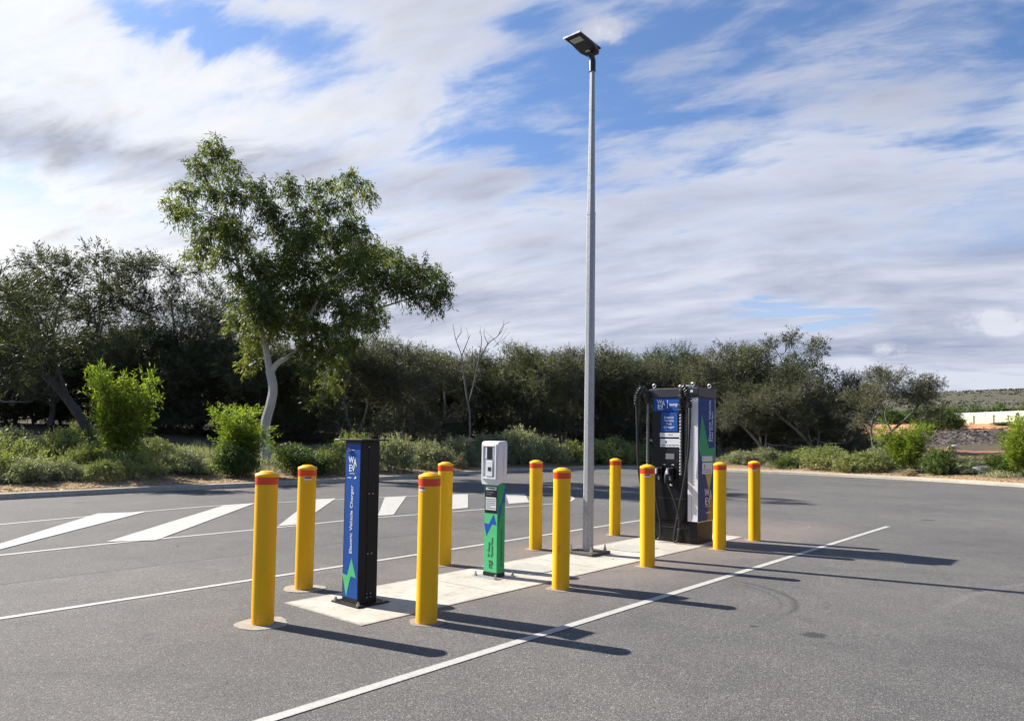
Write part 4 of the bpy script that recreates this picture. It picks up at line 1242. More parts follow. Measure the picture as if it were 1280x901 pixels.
for k, px in enumerate(range(-60, 1040, 34)):
    pr = rn.choice(['d1', 'd2', 'g1', 'm1', 'g2'])
    top = float(np.interp(px, [-60, 100, 240, 330, 440, 600, 850, 980, 1040], [412, 412, 412, 430, 422, 440, 438, 445, 478]))
    plant(pr, px, (rn.uniform(11.5, 14) + float(np.interp(px, [280, 700], [8, 1.5]))), top + rn.uniform(-9, 14), rn.uniform(0.95, 1.2), rn.uniform(0, 6.28), BACKLAB, 'tree', 'back row of the she-oak belt')

# --- big leaning trunk at the left edge
R = np.random.default_rng(77)
Y = kerb_y(110) + 6.5
def PW(px, py, Y): x, z = on_plane(px, Y, py); return (x, Y, z)
base = PW(122, 556, Y)
zb = height(base[0], Y)
cl = []
for px, py, r in ((-10, 380, .9), (20, 400, .9), (50, 395, .7), (10, 430, .9), (45, 430, .8), (-30, 420, 1), (80, 425, .6), (-5, 360, .7), (30, 370, .6), (-50, 390, .9), (60, 455, .5), (20, 460, .6)):
    p = PW(px, py, Y + R.normal() * 0.9); cl.append((p[0] - base[0], p[1] - base[1], p[2] - zb, r, r, r * .75, R.normal() * .1 - .12))
tr = [([(0, 0, -0.3)] + [tuple(np.array(PW(px, py, Y)) - np.array((base[0], Y, zb))) for px, py in ((108, 535), (85, 500), (58, 470), (30, 448), (5, 420))], 0.20, 0.06),
      ([tuple(np.array(PW(px, py, Y)) - np.array((base[0], Y, zb))) for px, py in ((85, 500), (72, 460), (60, 420))], 0.09, 0.03)]
t_ = empty('she_oak', (base[0], Y, zb), 0, 'she-oak with a thick dark trunk leaning away behind the bright green wattle', 'tree', BELT)
limbs(tr, 0, cl, R).build('trunk', M['dark_bark'], t_, True)
link('crown', foliage('crown', cl, M['oak_leaf'], R, 1300, 15, 0.5, 0.19, 0.024, up=.35, along=.75), None, t_)

# --- the white-barked gum
R = np.random.default_rng(5)
GY = 24.5
gx, _ = on_plane(334, GY, 545)
gz = height(gx, GY)
G0 = np.array((gx, GY, gz))


def GP(px, py, dy=0.0): return tuple(np.array(PW(px, py, GY + dy)) - G0)


spots = [  # px, py, radius m, tint bias
    (270, 190, .55, .12), (250, 212, .5, .1), (288, 212, .5, 0), (232, 240, .45, .12), (222, 262, .42, .15), (262, 240, .55, 0), (295, 243, .6, 0), (322, 238, .55, .0), (240, 268, .4, .12),
    (262, 292, .6, .12), (250, 312, .42, .15), (282, 280, .6, -.05), (300, 300, .6, -.1), (275, 320, .45, .1), (338, 262, .6, -.1), (362, 232, .5, -.05), (352, 290, .6, -.15), (378, 268, .5, -.12),
    (372, 300, .6, -.2), (392, 240, .42, .0), (412, 232, .4, .05), (440, 226, .42, .08), (458, 240, .38, .1), (432, 252, .42, 0), (408, 262, .45, -.08), (400, 290, .6, -.15), (425, 300, .6, .1), (452, 312, .7, .15),
    (430, 330, .6, .05), (478, 318, .65, .08), (500, 330, .6, 0), (522, 340, .6, -.05), (545, 348, .55, -.12), (552, 366, .45, -.15), (530, 370, .45, -.12), (505, 358, .6, -.05), (480, 350, .65, .1), (455, 352, .6, .12),
    (462, 378, .45, -.1), (405, 330, .6, -.15), (380, 340, .65, -.2), (352, 335, .6, -.2), (325, 335, .6, -.15), (330, 365, .6, -.15), (355, 372, .6, -.2), (385, 375, .65, -.2), (412, 365, .6, -.12), (432, 385, .55, -.15), (300, 350, .5, -.05),
    (305, 378, .5, .1), (298, 402, .45, .22), (318, 415, .5, .28), (345, 412, .5, .22), (318, 440, .42, .25), (308, 455, .3, .22), (372, 405, .55, -.05), (398, 410, .55, -.12), (420, 420, .5, -.12), (405, 445, .45, -.08), (380, 435, .45, -.1), (425, 450, .4, -.1), (412, 478, .38, .28), (400, 492, .3, .3), (440, 430, .4, -.18), (386, 462, .4, -.1), (545, 378, .3, -.1), (215, 255, .3, .15), (230, 322, .22, .1), (450, 404, .4, -.15), (340, 390, .5, -.1), (362, 318, .5, -.2)]
cl = []
for px, py, r, bi in spots:
    dy = R.normal() * 1.0
    p = GP(px, py, dy)
    cl.append((p[0], p[1], p[2], r * .92, r * .95, r * .88, bi + R.normal() * .06))
for _ in range(15):     # depth of the crown, towards and away from the viewer
    px, py = R.uniform(290, 470), R.uniform(280, 410)
    p = GP(px, py, R.choice([-1, 1]) * R.uniform(1.2, 2.4)); r = R.uniform(.45, .7)
    cl.append((p[0], p[1], p[2], r, r, r * .9, -.08 + R.normal() * .1))
tr = [([(0, 0, -0.3), GP(331, 535), GP(338, 505), GP(341, 485), GP(337, 463)], 0.185, 0.15),
      ([GP(337, 463), GP(334, 445), GP(330, 425), GP(322, 395), GP(308, 360, -.2), GP(296, 325, -.2), GP(288, 285), GP(278, 245), GP(266, 205)], 0.13, 0.02),
      ([GP(338, 466), GP(346, 455), GP(357, 448), GP(378, 435, .3), GP(410, 412, .5), GP(448, 395, .5), GP(490, 380, .3), GP(530, 368, .2)], 0.12, 0.02),
      ([GP(322, 395), GP(345, 350, .6), GP(368, 300, .8), GP(400, 262, .8), GP(440, 236, .6)], 0.08, 0.015),
      ([GP(410, 412, .5), GP(411, 432, .4), GP(409, 455, .3), GP(405, 480, .2)], 0.03, 0.008),
      ([GP(322, 395), GP(312, 415, -.2), GP(307, 440, -.2)], 0.03, 0.01),
      ([GP(378, 435, .3), GP(392, 385, -.4), GP(420, 345, -.6), GP(470, 325, -.4)], 0.07, 0.015)]
gum = empty('gum_tree', tuple(G0), 0, 'tall spreading gum tree with a crooked white trunk and drooping leaves', 'tree')
limbs(tr, 0, cl, R, tip=.010, wob=.10, inner=4, minz=GP(330, 450)[2]).build('trunk', M['gum_bark'], gum, True)
link('crown', foliage('crown', cl, M['gum_leaf'], R, 6400, 16, 0.36, 0.16, 0.034, up=0.0, droop=0.5, hang=0.75, along=0.35, tspread=.34, surf=.75), None, gum)

# --- bare dead tree
R = np.random.default_rng(9)
DY = kerb_y(590) + 4.5
dx, _ = on_plane(588, DY, 545); dz = height(dx, DY); D0 = np.array((dx, DY, dz))
DP = lambda px, py, dy=0: tuple(np.array(PW(px, py, DY + dy)) - D0)
mb = MB()
for pts, r0, r1 in (([(0, 0, -.3), DP(587, 520), DP(584, 500), DP(580, 470), DP(577, 445), DP(570, 425), DP(566, 405)], .055, .008),
                    ([DP(585, 505), DP(592, 480), DP(597, 455), DP(610, 430), DP(622, 420), DP(628, 408), DP(637, 402)], .036, .007),
                    ([DP(597, 455), DP(600, 440), DP(602, 425), DP(600, 412)], .035, .008), ([DP(577, 445), DP(583, 430), DP(588, 418)], .03, .008),
                    ([DP(622, 420), DP(628, 412), DP(630, 400)], .02, .006), ([DP(610, 430), DP(605, 418), DP(606, 410)], .02, .006), ([DP(592, 480), DP(600, 488), DP(609, 492)], .025, .008), ([DP(570, 425), DP(576, 415), DP(576, 406)], .018, .006)):
    mb.tube(smooth_path(pts, 4), [r0 + (r1 - r0) * i / ((len(pts) - 1) * 4) for i in range((len(pts) - 1) * 4 + 1)], 7)
for _ in range(26):
    p = Vector(DP(R.uniform(568, 632), R.uniform(412, 480)))
    q = p + Vector((R.normal() * .4, R.normal() * .3, abs(R.normal()) * .5 + .1))
    mb.tube([p, p.lerp(q, .5) + Vector((0.05, 0, 0)), q], [.012, .009, .004], 4)
dt = empty('dead_tree', tuple(D0), 0, 'bare grey dead tree with forked branches poking above the belt', 'tree')
mb.build('branches', M['grey_bark'], dt, True)

# --- shrubs
def shrub_mesh(kind, seed):
    R = np.random.default_rng(seed)
    cl = []
    if kind == 'wattle':      # upright, nominal 2 m high, 1 m radius
        for st_ in range(9):
            a0 = R.uniform(0, 6.28); lean = R.uniform(.15, .72); top_ = R.uniform(1.15, 1.85)
            for k in range(5):
                f = (k + 1) / 5; z = top_ * (.25 + .75 * f); r = R.uniform(.15, .27) * (1.15 - .35 * f)
                cl.append((lean * f * math.cos(a0) + R.normal() * .05, lean * f * math.sin(a0) + R.normal() * .05, z, r, r, r, (z - .9) * .30 + R.normal() * .10))
        return foliage('foliage', cl, M['lime_leaf'], R, 900, 14, .26, .11, .024, up=.8, along=.6), cl
    if kind == 'bush':        # rounded mid-green, nominal 1.3 m
        for _ in range(30):
            d = nrm(R.normal(size=3)); d[2] = abs(d[2]); f = R.uniform(.3, 1); r = R.uniform(.2, .34)
            cl.append((d[0] * .7 * f, d[1] * .7 * f, .25 + d[2] * .85 * f, r, r, r * .85, R.normal() * .12))
        return foliage('foliage', cl, M['mid_leaf'], R, 900, 14, .22, .10, .028, up=.5, along=.5), cl
    if kind in ('salt', 'pale', 'dry'):       # low hummock, nominal .8 m high, 1.1 m radius
        for _ in range(30):
            a_ = R.uniform(0, 6.28); f = math.sqrt(R.uniform(0, 1)); r = R.uniform(.18, .32)
            cl.append((1.0 * f * math.cos(a_), .8 * f * math.sin(a_), .12 + .52 * (1 - f * f) * R.uniform(.7, 1.1), r * 1.2, r * 1.2, r * .8, R.normal() * .12))
        mt = M[{'salt': 'salt_leaf', 'pale': 'pale_leaf', 'dry': 'dry_leaf'}[kind]]
        return foliage('foliage', cl, mt, R, 760, 12, .22, .085, .030, up=.6, along=.4), cl


SH = {}
for k, kd, sd_ in (('w1', 'wattle', 31), ('w2', 'wattle', 32), ('b1', 'bush', 33), ('b2', 'bush', 34), ('s1', 'salt', 35), ('s2', 'salt', 36), ('p1', 'pale', 37), ('p2', 'pale', 38), ('y1', 'dry', 39)):
    me, cl = shrub_mesh(kd, sd_)
    R = np.random.default_rng(sd_)
    st = [([(0, 0, -.15), (0.02, 0, .25), (.0, .03, .7)], .03, .012), ([(0, 0, -.1), (.15, .05, .3), (.3, .1, .6)], .02, .008)] if kd in ('wattle', 'bush') else [([(0, 0, -.1), (.03, 0, .1), (.08, 0, .25)], .015, .006)]
    wd_ = limbs(st, 0, cl[:16], R, tip=.004, inner=1)
    wo = wd_.build('stems', M['oak_bark'] if kd != 'dry' else M['pale_bark'], None, True)
    wm = wo.data; bpy.data.objects.remove(wo)
    SH[k] = (me, wm)
NOM = {'w': 2.0, 'b': 1.3, 's': .85, 'p': .85, 'y': .7}
NMS = {'w': 'wattle_shrub', 'b': 'green_shrub', 's': 'saltbush', 'p': 'groundcover_bush', 'y': 'dry_tussock'}


def shrub(k, px, dY, top, width_px, label, group=None, rz=None):
    Y = kerb_y(px) + dY
    x, _ = on_plane(px, Y); zb = height(x, Y) - .03
    _, zt = on_plane(px, Y, top)
    h = max(.25, zt - zb)
    sz = h / NOM[k[0]]
    wr = {'w': .84, 'b': 1.0, 's': 1.25, 'p': 1.25, 'y': 1.2}[k[0]]
    sx = (width_px / 2 * Y / F_PX) / wr
    o = empty(NMS[k[0]], (x, Y, zb), rz if rz is not None else (px * 1.7) % 6.28, label, 'shrub', group)
    link('foliage', SH[k][0], None, o); link('stems', SH[k][1], None, o)
    o.scale = (sx, sx * .9, sz)
    return o


shrub('w1', 148, 2.2, 462, 84, 'bright lime-green upright wattle, the brightest shrub beside the kerb')
shrub('w2', 300, 2.0, 510, 96, 'lime-topped shrub at the foot of the white gum trunk')
shrub('b1', 296, 1.5, 545, 70, 'leafy green shrub in front of the gum trunk, just behind the kerb')
shrub('b2', 372, 1.6, 553, 92, 'low dark green mound of shrub behind the stickered bollard')
shrub('w1', 1132, 1.6, 531, 74, 'rounded bright green shrub under the wind-swept tree', rz=2.0)
shrub('b1', 1172, 1.3, 552, 52, 'small dark green shrub beside the rounded bright green one')
shrub('w2', 1278, 1.5, 522, 74, 'bright green shrub cut by the edge of the picture past the mulch heap', rz=1.0)
shrub('b2', 1262, 2.6, 566, 90, 'low dark shrub spreading behind the bright green one at the picture edge')
shrub('b2', 1180, 30, 505, 46, 'round green bush next to the end of the cream wall')
GC = 'pale hummocks of saltbush along the kerb'
hum = [('p1', 20, 3.0, 556, 120), ('p2', 75, 4.5, 545, 110), ('p1', 110, 3.0, 562, 80), ('p2', -20, 2.0, 570, 110), ('s1', 40, 1.6, 580, 90), ('p1', 175, 1.6, 572, 90), ('s1', 225, 2.2, 570, 90), ('p2', 130, 1.2, 583, 60), ('s2', 85, 1.5, 584, 60), ('p2', 190, 4.5, 556, 90), ('s2', 15, 5.0, 545, 120), ('p1', 105, 6.5, 538, 80),
       ('p2', 415, 1.4, 562, 60), ('p1', 445, 2.6, 548, 80), ('s1', 490, 1.7, 552, 90), ('s2', 530, 2.2, 558, 90), ('s1', 570, 3.0, 552, 80), ('s2', 610, 3.4, 550, 90), ('s1', 645, 2.6, 542, 90), ('s2', 680, 2.2, 552, 80), ('p2', 715, 2.0, 558, 70), ('p1', 765, 1.8, 553, 90), ('p2', 740, 2.6, 556, 80), ('p1', 800, 2.2, 560, 70),
       ('s1', 860, 2.5, 562, 70), ('s2', 925, 2.0, 566, 60), ('b1', 985, 1.4, 570, 48), ('p1', 1035, 1.8, 560, 90), ('p2', 1075, 1.5, 568, 80), ('p1', 1005, 3.0, 562, 70), ('s1', 1100, 3.0, 562, 60), ('s2', 1205, 1.8, 585, 50), ('s1', 1235, 3.0, 578, 50), ('s2', 955, 3.0, 562, 60), ('s1', 1205, 5, 572, 60), ('s2', 1160, 3.5, 570, 60)]
HL = ['pale grey-green saltbush hummock in the bank of low shrubs along the kerb']
named = {20: 'pale green hummock at the near corner of the verge by the kerb', 490: 'grey saltbush hummock showing just past the blue charger post', 645: 'tallest silvery saltbush hummock, behind the payment terminal', 765: 'yellow-green hummock between the lamp post and the fast charger', 1035: 'pale broad hummock in front of the leaning pale trunk', 985: 'small bright green mound beyond the far bollard', 175: 'pale hummock at the foot of the brightest wattle', 415: 'yellowish hummock just before the blue charger post'}
for k, px, dY, top, wpx in hum:
    top -= 7 if px < 300 else 5 if px < 830 else 2
    o = shrub(k, px, dY, top, wpx, named.get(px, 'grey-green saltbush hummock in the low bank of shrubs along the kerb'), GC)
shrub('y1', 573, 1.5, 574, 34, 'small dry straw-coloured tussock beside the payment terminal head')
shrub('y1', 1137, 0.7, 598, 22, 'tiny pale tussock at the kerb in front of the small dark shrub')

# --- undergrowth that cannot be counted: leaf tufts and twigs over the verge
R = np.random.default_rng(55)
Ps = []
while len(Ps) < 5200:
    px = R.uniform(-120, 1400); dY = R.uniform(0.9, 1.0) ** 1 * R.uniform(0.8, 11)
    Y = kerb_y(px) + dY; x, _ = on_plane(px, Y)
    s_ = away(x, Y)
    if s_ < 0.9: continue
    if px > 1130 and 6 < dY: continue
    if mnoise.noise(Vector((x * .5, Y * .5, 1))) < (0.25 if s_ < 2.0 else -0.05): continue
    Ps.append((x, Y, height(x, Y)))
Ps = np.array(Ps); n = len(Ps); per = 16
P = np.repeat(Ps, per, 0) + R.normal(size=(n * per, 3)) * np.array([.13, .13, .0])
D = nrm(R.normal(size=(n * per, 3)) * .5 + np.array([0, 0, 1.0]))
tn = np.clip(np.repeat(R.uniform(.1, .9, n), per) + R.normal(size=n * per) * .1, 0, 1)
me = leaves('undergrowth', P, D, np.repeat(R.uniform(.10, .32, n), per) * R.uniform(.6, 1.2, n * per), R.uniform(.012, .03, n * per), tn, M['salt_leaf'], R)
tag(link('undergrowth', me, None), 'low grey-green tufts and seedlings covering the verge between the shrubs', 'undergrowth', kind='stuff')
# dry litter and pebbles on the verge and blown onto the asphalt
P, D, Ls = [], [], []
for _ in range(9000):
    px = R.uniform(-100, 1380); dY = abs(R.normal()) * 1.2 + .22
    Y = kerb_y(px) + dY; x, _ = on_plane(px, Y)
    if away(x, Y) < .2: continue
    P.append((x, Y, height(x, Y) + .006)); Ls.append(R.uniform(.03, .10))
for _ in range(520):
    x, Y = R.uniform(-14, 18), R.uniform(3, 30)
    s_ = away(x, Y)
    if s_ > -.05: continue
    if R.uniform() > (0.9 if s_ > -1 else .28): continue
    P.append((x, Y, .008)); Ls.append(R.uniform(.015, .045))
P = np.array(P); n = len(P); a_ = R.uniform(0, 6.28, n)
D = np.stack([np.cos(a_), np.sin(a_), R.uniform(0, .25, n)], 1)
me = leaves('leaf_litter', P, nrm(D), np.array(Ls), np.array(Ls) * .35, R.uniform(0, 1, n), M['dry_leaf'], R)
tag(link('leaf_litter', me, None), 'dry leaves and twigs scattered along the kerb and over the asphalt', 'leaf litter', kind='stuff')

# --- mulch heap, scrub and wall on the rise beyond the belt
R = np.random.default_rng(66)
def heap(px0, px1, dY0, dY1, hgt, label):
    nx, ny = 46, 14; V = []
    pxm = (px0 + px1) / 2; Ym = kerb_y(1180)
    for j in range(ny):
        Y = Ym + dY0 + (dY1 - dY0) * j / (ny - 1)
        for i in range(nx):
            f = i / (nx - 1); x, _ = on_plane(px0 + (px1 - px0) * f, Y)
            e = max(0.0, math.sin(math.pi * min(1, max(0, f)))) ** .35 * max(0.0, math.sin(math.pi * j / (ny - 1))) ** .6
            z = height(x, Y) - .15 + e * (hgt + .22 * mnoise.noise(Vector((x * 1.1, Y * 1.1, 0))) + .16 * mnoise.noise(Vector((x * 3.5, Y * 3.5, 5))))
            V.append((x, Y, z))
    Fq = [(j * nx + i, j * nx + i + 1, (j + 1) * nx + i + 1, (j + 1) * nx + i) for j in range(ny - 1) for i in range(nx - 1)]
    me = bpy.data.meshes.new('mulch_heap'); me.from_pydata(V, [], Fq)
    t_ = empty('mulch_heap', V[nx * ny // 2], 0, label, 'mulch heap')
    off = Vector(t_.location); me.transform(Matrix.Translation(-off))
    link('heap', me, M['mulch'], t_)
    # sticks
    n = 2600; ii = R.integers(0, len(V), n); P = np.array(V)[ii] + R.normal(size=(n, 3)) * np.array([.35, .35, .03]) - np.array(off) + np.array([0, 0, .05])
    a_ = R.uniform(0, 6.28, n); D = nrm(np.stack([np.cos(a_), np.sin(a_), R.normal(size=n) * .25], 1))
    me = leaves('brushwood', P, D, R.uniform(.2, .8, n), R.uniform(.02, .06, n), R.uniform(0, 1, n), M['mulch'], R)
    tag(link('brushwood', me, None, t_), kind='stuff')


heap(1120, 1290, 13.5, 24, .55, 'long dark heap of mulch and cut brushwood on the rise past the small green shrubs')
for k, (px, dY, w_, h_, lab) in enumerate(((1192, 11.5, .28, .15, 'pale rock lying in front of the mulch heap'), (1243, 4.2, .55, .2, 'flat pale rock near the bright shrub at the picture edge'), (1226, 2.2, .4, .18, 'small pale rock just behind the kerb before the orange sand'))):
    Y = kerb_y(px) + dY; x, _ = on_plane(px, Y)
    bm = bmesh.new(); bmesh.ops.create_icosphere(bm, subdivisions=3, radius=1)
    for v in bm.verts:
        v.co *= 1 + .35 * mnoise.noise(v.co * 1.5 + Vector((k * 9, 0, 0))); v.co = Vector((v.co.x * w_, v.co.y * w_ * .7, v.co.z * h_))
    me = bpy.data.meshes.new('rock'); bm.to_mesh(me); bm.free()
    o = link('rock', me, M['rock']); o.location = (x, Y, height(x, Y) + h_ * .3)
    tag(o, lab, 'rock')
# low bushes on the bank
BL = 'dark green bush in the row growing along the far side of the cream wall'
for px, Yy, top, wpx in ((1165, 78, 507, 40), (1190, 84, 504, 36), (1216, 86, 503, 36), (1240, 88, 502, 34), (1262, 88, 503, 36), (1288, 88, 502, 40), (1140, 76, 506, 44), (1118, 74, 508, 40)):
    x, zt = on_plane(px, Yy, top); zb = height(x, Yy)
    o = empty('green_shrub', (x, Yy, zb), px, BL, 'shrub', 'bushes behind the cream wall')
    link('foliage', SH['b1'][0], None, o); link('stems', SH['b1'][1], None, o)
    sx = wpx / 2 * Yy / F_PX / .9; o.scale = (sx, sx, (zt - zb) / 1.25)
for px, Yy, top, wpx, lab in ((1195, 58, 524, 26, 'small dark bush on the orange bank below the cream wall end'), (1160, 56, 522, 36, 'green bush on the bank beside the thin tree trunk'), (1252, 60, 527, 22, 'low dark bush on the orange bank under the middle of the wall')):
    x, zt = on_plane(px, Yy, top); zb = height(x, Yy)
    o = empty('green_shrub', (x, Yy, zb), px, lab, 'shrub')
    link('foliage', SH['b2'][0], None, o); link('stems', SH['b2'][1], None, o)
    sx = wpx / 2 * Yy / F_PX / .9; o.scale = (sx, sx, max(.3, (zt - zb)) / 1.25)

# wall: cream masonry base with pale fence panels above, on the rise
YA, YB = 79.0, 62.0
xa, zt = on_plane(1194, YA, 514.5); xb, _ = on_plane(1400, YB, 516)
zt = 4.95
zb = min(height(xa, YA), height(xb, YB)) - .4
Lh = math.hypot(xb - xa, YB - YA) / 2; ztr = zt - zb
wl = empty('boundary_wall', ((xa + xb) / 2, (YA + YB) / 2, zb), math.atan2(YB - YA, xb - xa), 'cream masonry boundary wall topped with pale fence panels on the rise', 'wall')
MB().box(-Lh, Lh, -.12, .12, 0, ztr - .50, .01).build('masonry', M['cream_wall'], wl)
nP = 9
for i in range(nP):
    x0 = -Lh + i * 2 * Lh / nP; x1 = x0 + 2 * Lh / nP
    MB().box(x0 + .07, x1 - .07, -.03, .03, ztr - .49, ztr - .02, .004).build('fence_panel', M['pale_fence'], wl)
    MB().box(x0 - .06, x0 + .06, -.06, .06, ztr - .499, ztr + .02, .01).build('post', M['cream_wall'], wl)
for f_ in (.13, .27):
    x = -Lh + 2 * Lh * f_
    MB().box(x - .3, x + .3, -.22, -.122, ztr - 1.2, ztr - .3, .01).build('pier', M['cream_wall'], wl)

# heath on the distant rise
R = np.random.default_rng(71)
P, sz_ = [], []
while len(P) < 3200:
    px = R.uniform(1000, 1420); Y = 110 * (5.0 ** R.uniform(0, 1))
    x, _ = on_plane(px, Y)
    if mnoise.noise(Vector((x * .02, Y * .02, 2))) < R.uniform(-.5, .3): continue
    P.append((x, Y, height(x, Y))); sz_.append(R.uniform(.4, 1.1))
P = np.array(P); n = len(P); per = 5
PP = np.repeat(P, per, 0) + R.normal(size=(n * per, 3)) * np.array([.6, .6, .1])
D = nrm(R.normal(size=(n * per, 3)) + np.array([0, 0, .6]))
S2 = np.repeat(np.array(sz_), per)
me = leaves('heath_scrub', PP, D, S2, S2 * .8, R.uniform(0, 1, n * per), M['heath_leaf'], R)
tag(link('heath_scrub', me, None), 'olive heath covering the distant rise beyond the wall', 'heath', kind='stuff')

# ------------------------------------------------------------------ sky and sun
SUN_EL, SH_AZ = rad(36.3), rad(-26.5)          # shadows run towards SH_AZ (measured from +X)
to_sun = Vector((-math.cos(SH_AZ) * math.cos(SUN_EL), -math.sin(SH_AZ) * math.cos(SUN_EL), math.sin(SUN_EL)))
sd_ = bpy.data.lights.new('sun', 'SUN'); so = bpy.data.objects.new('sun', sd_); COL.objects.link(so)
sd_.energy = 5.0; sd_.angle = rad(0.53); sd_.color = (1.0, 0.955, 0.88)
so.rotation_euler = (-to_sun).to_track_quat('-Z', 'Y').to_euler()
so.location = (-20, 10, 30)

w = bpy.data.worlds.new('World'); scene.world = w; w.use_nodes = True
t = NT(w.node_tree); t.N.clear()
outn = t.n('ShaderNodeOutputWorld'); bg = t.n('ShaderNodeBackground')
sky = t.n('ShaderNodeTexSky'); sky.sky_type = 'NISHITA'; sky.sun_disc = False
sky.sun_elevation = SUN_EL; sky.sun_rotation = math.atan2(to_sun.x, to_sun.y)
sky.air_density = 1.0; sky.dust_density = 0.6; sky.ozone_density = 2.0
dirv = t.n('ShaderNodeTexCoord').outputs['Generated']
sep = t.n('ShaderNodeSeparateXYZ'); t.L.new(dirv, sep.inputs[0])
az = t.m('ARCTAN2', sep.outputs[0], sep.outputs[1])
el = t.m('ARCSINE', sep.outputs[2])


def azel(px, py):
    d = ray(px, py).normalized()
    return math.atan2(d.x, d.y), math.asin(d.z)


# cloud-plane coordinates give the layering towards the horizon
zc = t.m('ADD', t.m('MAXIMUM', sep.outputs[2], 0.0), 0.24)
cx = t.m('DIVIDE', sep.outputs[0], zc); cy_ = t.m('DIVIDE', sep.outputs[1], zc)
comb = t.n('ShaderNodeCombineXYZ'); t.L.new(cx, comb.inputs[0]); t.L.new(cy_, comb.inputs[1])
_ph = rad(-24)
sa = t.vm('DOT_PRODUCT', comb.outputs[0], (math.cos(_ph), math.sin(_ph), 0)); sb = t.vm('DOT_PRODUCT', comb.outputs[0], (-math.sin(_ph), math.cos(_ph), 0))
cs = t.n('ShaderNodeCombineXYZ'); t.L.new(t.m('MULTIPLY', sa, 0.62), cs.inputs[0]); t.L.new(t.m('MULTIPLY', sb, 1.55), cs.inputs[1])
pc = cs.outputs[0]
nA = t.noise(pc, 1.1, 6, 0.56, dist=0.5)
nB = t.noise(pc, 3.6, 6, 0.60, dist=0.35)
nC = t.noise(pc, 0.9, 5, 0.5, dist=0.2)
nW = t.noise(pc, 2.2, 6, 0.6)
nW2 = t.noise(pc, 2.6, 6, 0.6, dist=1.0)
ang_ = t.n('ShaderNodeCombineXYZ'); t.L.new(az, ang_.inputs[0]); t.L.new(el, ang_.inputs[1])
nP_ = t.noise(ang_.outputs[0], 22, 7, 0.62)
azw = t.m('ADD', az, t.m('MULTIPLY', t.m('SUBTRACT', nW, 0.5), 0.26))
elw = t.m('ADD', el, t.m('MULTIPLY', t.m('SUBTRACT', nW2, 0.5), 0.15))


def blob(px, py, rx, ry, amp, rot=0.0, warp=True):
    a0, e0 = azel(px, py)
    ax = t.m('SUBTRACT', azw if warp else az, a0); ex = t.m('SUBTRACT', elw if warp else el, e0)
    c_, s_ = math.cos(rot), math.sin(rot)
    U_ = t.m('ADD', t.m('MULTIPLY', ax, c_), t.m('MULTIPLY', ex, s_)); V_ = t.m('SUBTRACT', t.m('MULTIPLY', ex, c_), t.m('MULTIPLY', ax, s_))
    q = t.m('ADD', t.m('POWER', t.m('ABSOLUTE', t.m('DIVIDE', U_, rx / F_PX)), 2.0), t.m('POWER', t.m('ABSOLUTE', t.m('DIVIDE', V_, ry / F_PX)), 2.0))
    return t.m('MULTIPLY', t.m('EXPONENT', t.m('MULTIPLY', q, -1.0)), amp)


def total(bl):
    s_ = bl[0]
    for b_ in bl[1:]: s_ = t.m('ADD', s_, b_)
    return s_


cov = total([blob(300, 40, 130, 26, -.42, -.15), blob(200, 6, 110, 22, -.36), blob(650, 185, 90, 26, -.40, -.3), blob(740, 75, 110, 55, -.38), blob(650, 100, 70, 40, -.12), blob(900, 35, 220, 50, -.40), blob(1200, 70, 170, 50, -.36, .2),
             blob(860, 120, 150, 26, -.26, .2), blob(1255, 290, 60, 34, -.30), blob(1190, 160, 110, 20, -.20, .5), blob(985, 388, 95, 16, -.55, -.06), blob(560, 175, 80, 24, -.16), blob(780, 215, 80, 20, -.2), blob(640, 10, 60, 20, -.3),
             blob(120, 110, 280, 120, .30), blob(500, 45, 110, 40, .20), t.m('MULTIPLY', blob(757, 41, 27, 12, 1.0, 0, False), t.rng(nP_, .35, .62, .2, 1.1)), blob(700, 150, 120, 22, .12), blob(900, 250, 260, 70, .14), blob(1110, 110, 150, 22, .12, .4), blob(600, 300, 500, 60, .18)])
nF = t.noise(pc, 9.0, 6, 0.62, dist=0.4)
dens = t.m('ADD', t.m('ADD', t.m('MULTIPLY', nA, 0.36), t.m('MULTIPLY', nB, 0.62)), t.m('ADD', t.m('MULTIPLY', cov, 0.40), t.m('MULTIPLY', nF, 0.30)))
hi_ = t.m('MAXIMUM', t.rng(el, rad(34), rad(52), 0, 1, True), t.rng(sep.outputs[1], 0.25, -0.25, 0, 1, True))  # thins unseen cloud overhead and behind the camera, added to darken ambient light
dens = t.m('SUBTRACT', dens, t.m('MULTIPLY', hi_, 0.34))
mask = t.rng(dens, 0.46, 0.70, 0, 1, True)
mask = t.m('MULTIPLY', mask, t.rng(t.m('ADD', t.m('MULTIPLY', nB, .5), t.m('MULTIPLY', nF, .5)), .38, .60, .74, 1.0))
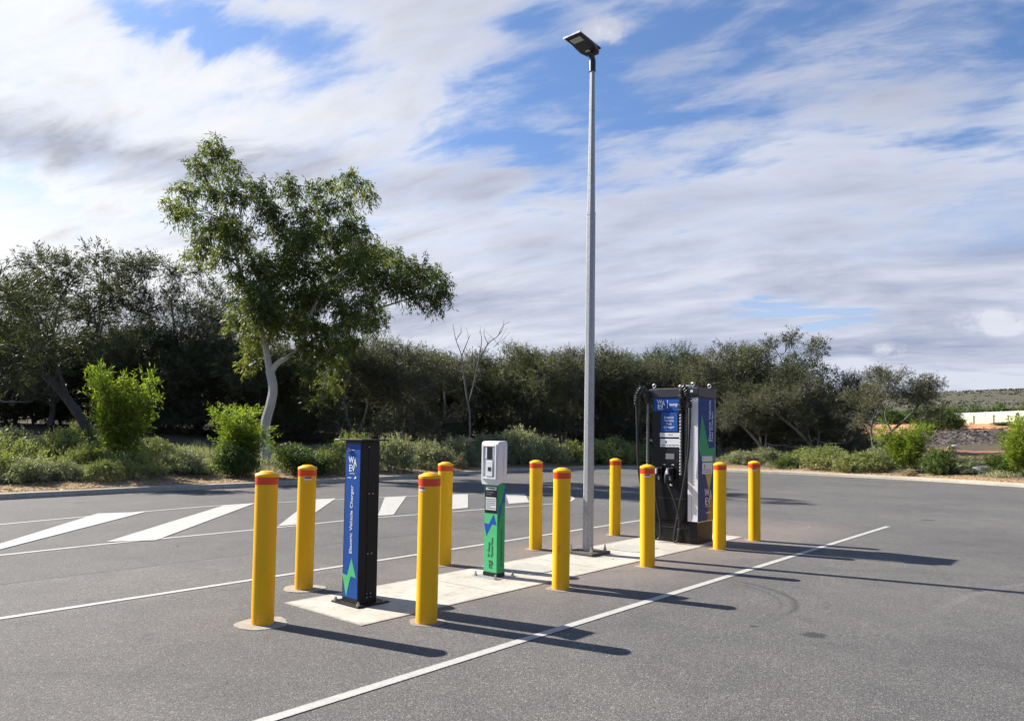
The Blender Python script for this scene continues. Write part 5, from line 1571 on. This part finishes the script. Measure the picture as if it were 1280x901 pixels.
# lower sky closes into a continuous sheet
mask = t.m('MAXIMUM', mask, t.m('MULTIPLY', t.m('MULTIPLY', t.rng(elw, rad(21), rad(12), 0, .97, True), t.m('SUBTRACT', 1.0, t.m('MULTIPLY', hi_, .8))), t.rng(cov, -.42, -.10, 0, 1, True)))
mask = t.m('MAXIMUM', mask, t.m('MULTIPLY', t.rng(el, rad(24), rad(8), 0, .42, True), t.rng(nB, .3, .7, .7, 1.2)))
warm = t.rng(az, rad(-44), rad(14), 1, 0, True)
bright = t.mix(warm, (4.7, 4.9, 5.6), (6.7, 6.7, 6.7))
shade = t.mix(warm, (2.35, 2.65, 3.65), (3.2, 3.25, 3.6))
und = total([blob(90, 190, 260, 24, .75, .03), blob(330, 200, 120, 22, .35), blob(180, 420, 240, 40, .25), blob(900, 330, 300, 24, .16, .05), blob(1000, 430, 350, 22, .28), blob(560, 390, 200, 26, .28), blob(800, 255, 200, 30, .12, .1), blob(70, 90, 80, 22, .2), blob(1240, 380, 120, 50, .22), blob(120, 255, 260, 18, -.2), blob(380, 300, 160, 16, .2), blob(100, 330, 260, 24, -.3), blob(60, 60, 200, 70, -.25), blob(300, 130, 180, 40, -.25)])
shf = t.m('ADD', t.rng(nC, 0.40, 0.66, 0, .50, True), und)
shf = t.m('ADD', shf, t.m('ADD', t.m('MULTIPLY', t.m('SUBTRACT', nB, 0.5), 1.9), t.m('MULTIPLY', t.m('SUBTRACT', nF, 0.5), 0.6)))
shf = t.m('ADD', shf, t.rng(mask, .4, 1, -.08, .08))
cloud = t.mix(t.m('MINIMUM', t.m('MAXIMUM', shf, 0.0), 1.0), bright, shade)
# a few low bright cumulus heads
cum = total([blob(1112, 440, 22, 11, 1.0, 0, False), blob(1232, 400, 30, 14, .9, 0, False), blob(1262, 410, 22, 9, .7, 0, False), t.m('MULTIPLY', blob(757, 40, 20, 10, .6, 0, False), 1.0)])
cum = t.m('MULTIPLY', t.rng(t.m('MULTIPLY', cum, t.rng(nP_, .30, .62, .1, 1.5)), .18, .85, 0, .6, True), 1.0)
cloud = t.mix(cum, cloud, (5.8, 5.9, 6.4))
skyc = t.mix(1.0, sky.outputs[0], (0.78, 0.90, 1.10), 'MULTIPLY')
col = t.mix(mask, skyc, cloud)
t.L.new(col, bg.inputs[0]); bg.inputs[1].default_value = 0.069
t.L.new(bg.outputs[0], outn.inputs[0])

# ------------------------------------------------------------------ render settings
vs_ = scene.view_settings
vs_.view_transform = 'Standard'; vs_.look = 'None'; vs_.gamma = 1.0; vs_.use_curve_mapping = False
vs_.exposure = 1.17
scene.render.engine = 'CYCLES'
cy = scene.cycles
cy.max_bounces = 4; cy.diffuse_bounces = 2; cy.glossy_bounces = 2; cy.transmission_bounces = 3; cy.transparent_max_bounces = 4
cy.use_denoising = True
cy.sample_clamp_indirect = 6.0
cy.use_adaptive_sampling = True; cy.adaptive_threshold = 0.03
w.cycles.sampling_method = 'MANUAL'; w.cycles.sample_map_resolution = 512
# unused prototypes must not linger at the origin
for k, o in PROTO.items():
    if k not in USED:
        for ch in list(o.children): bpy.data.objects.remove(ch)
        bpy.data.objects.remove(o)
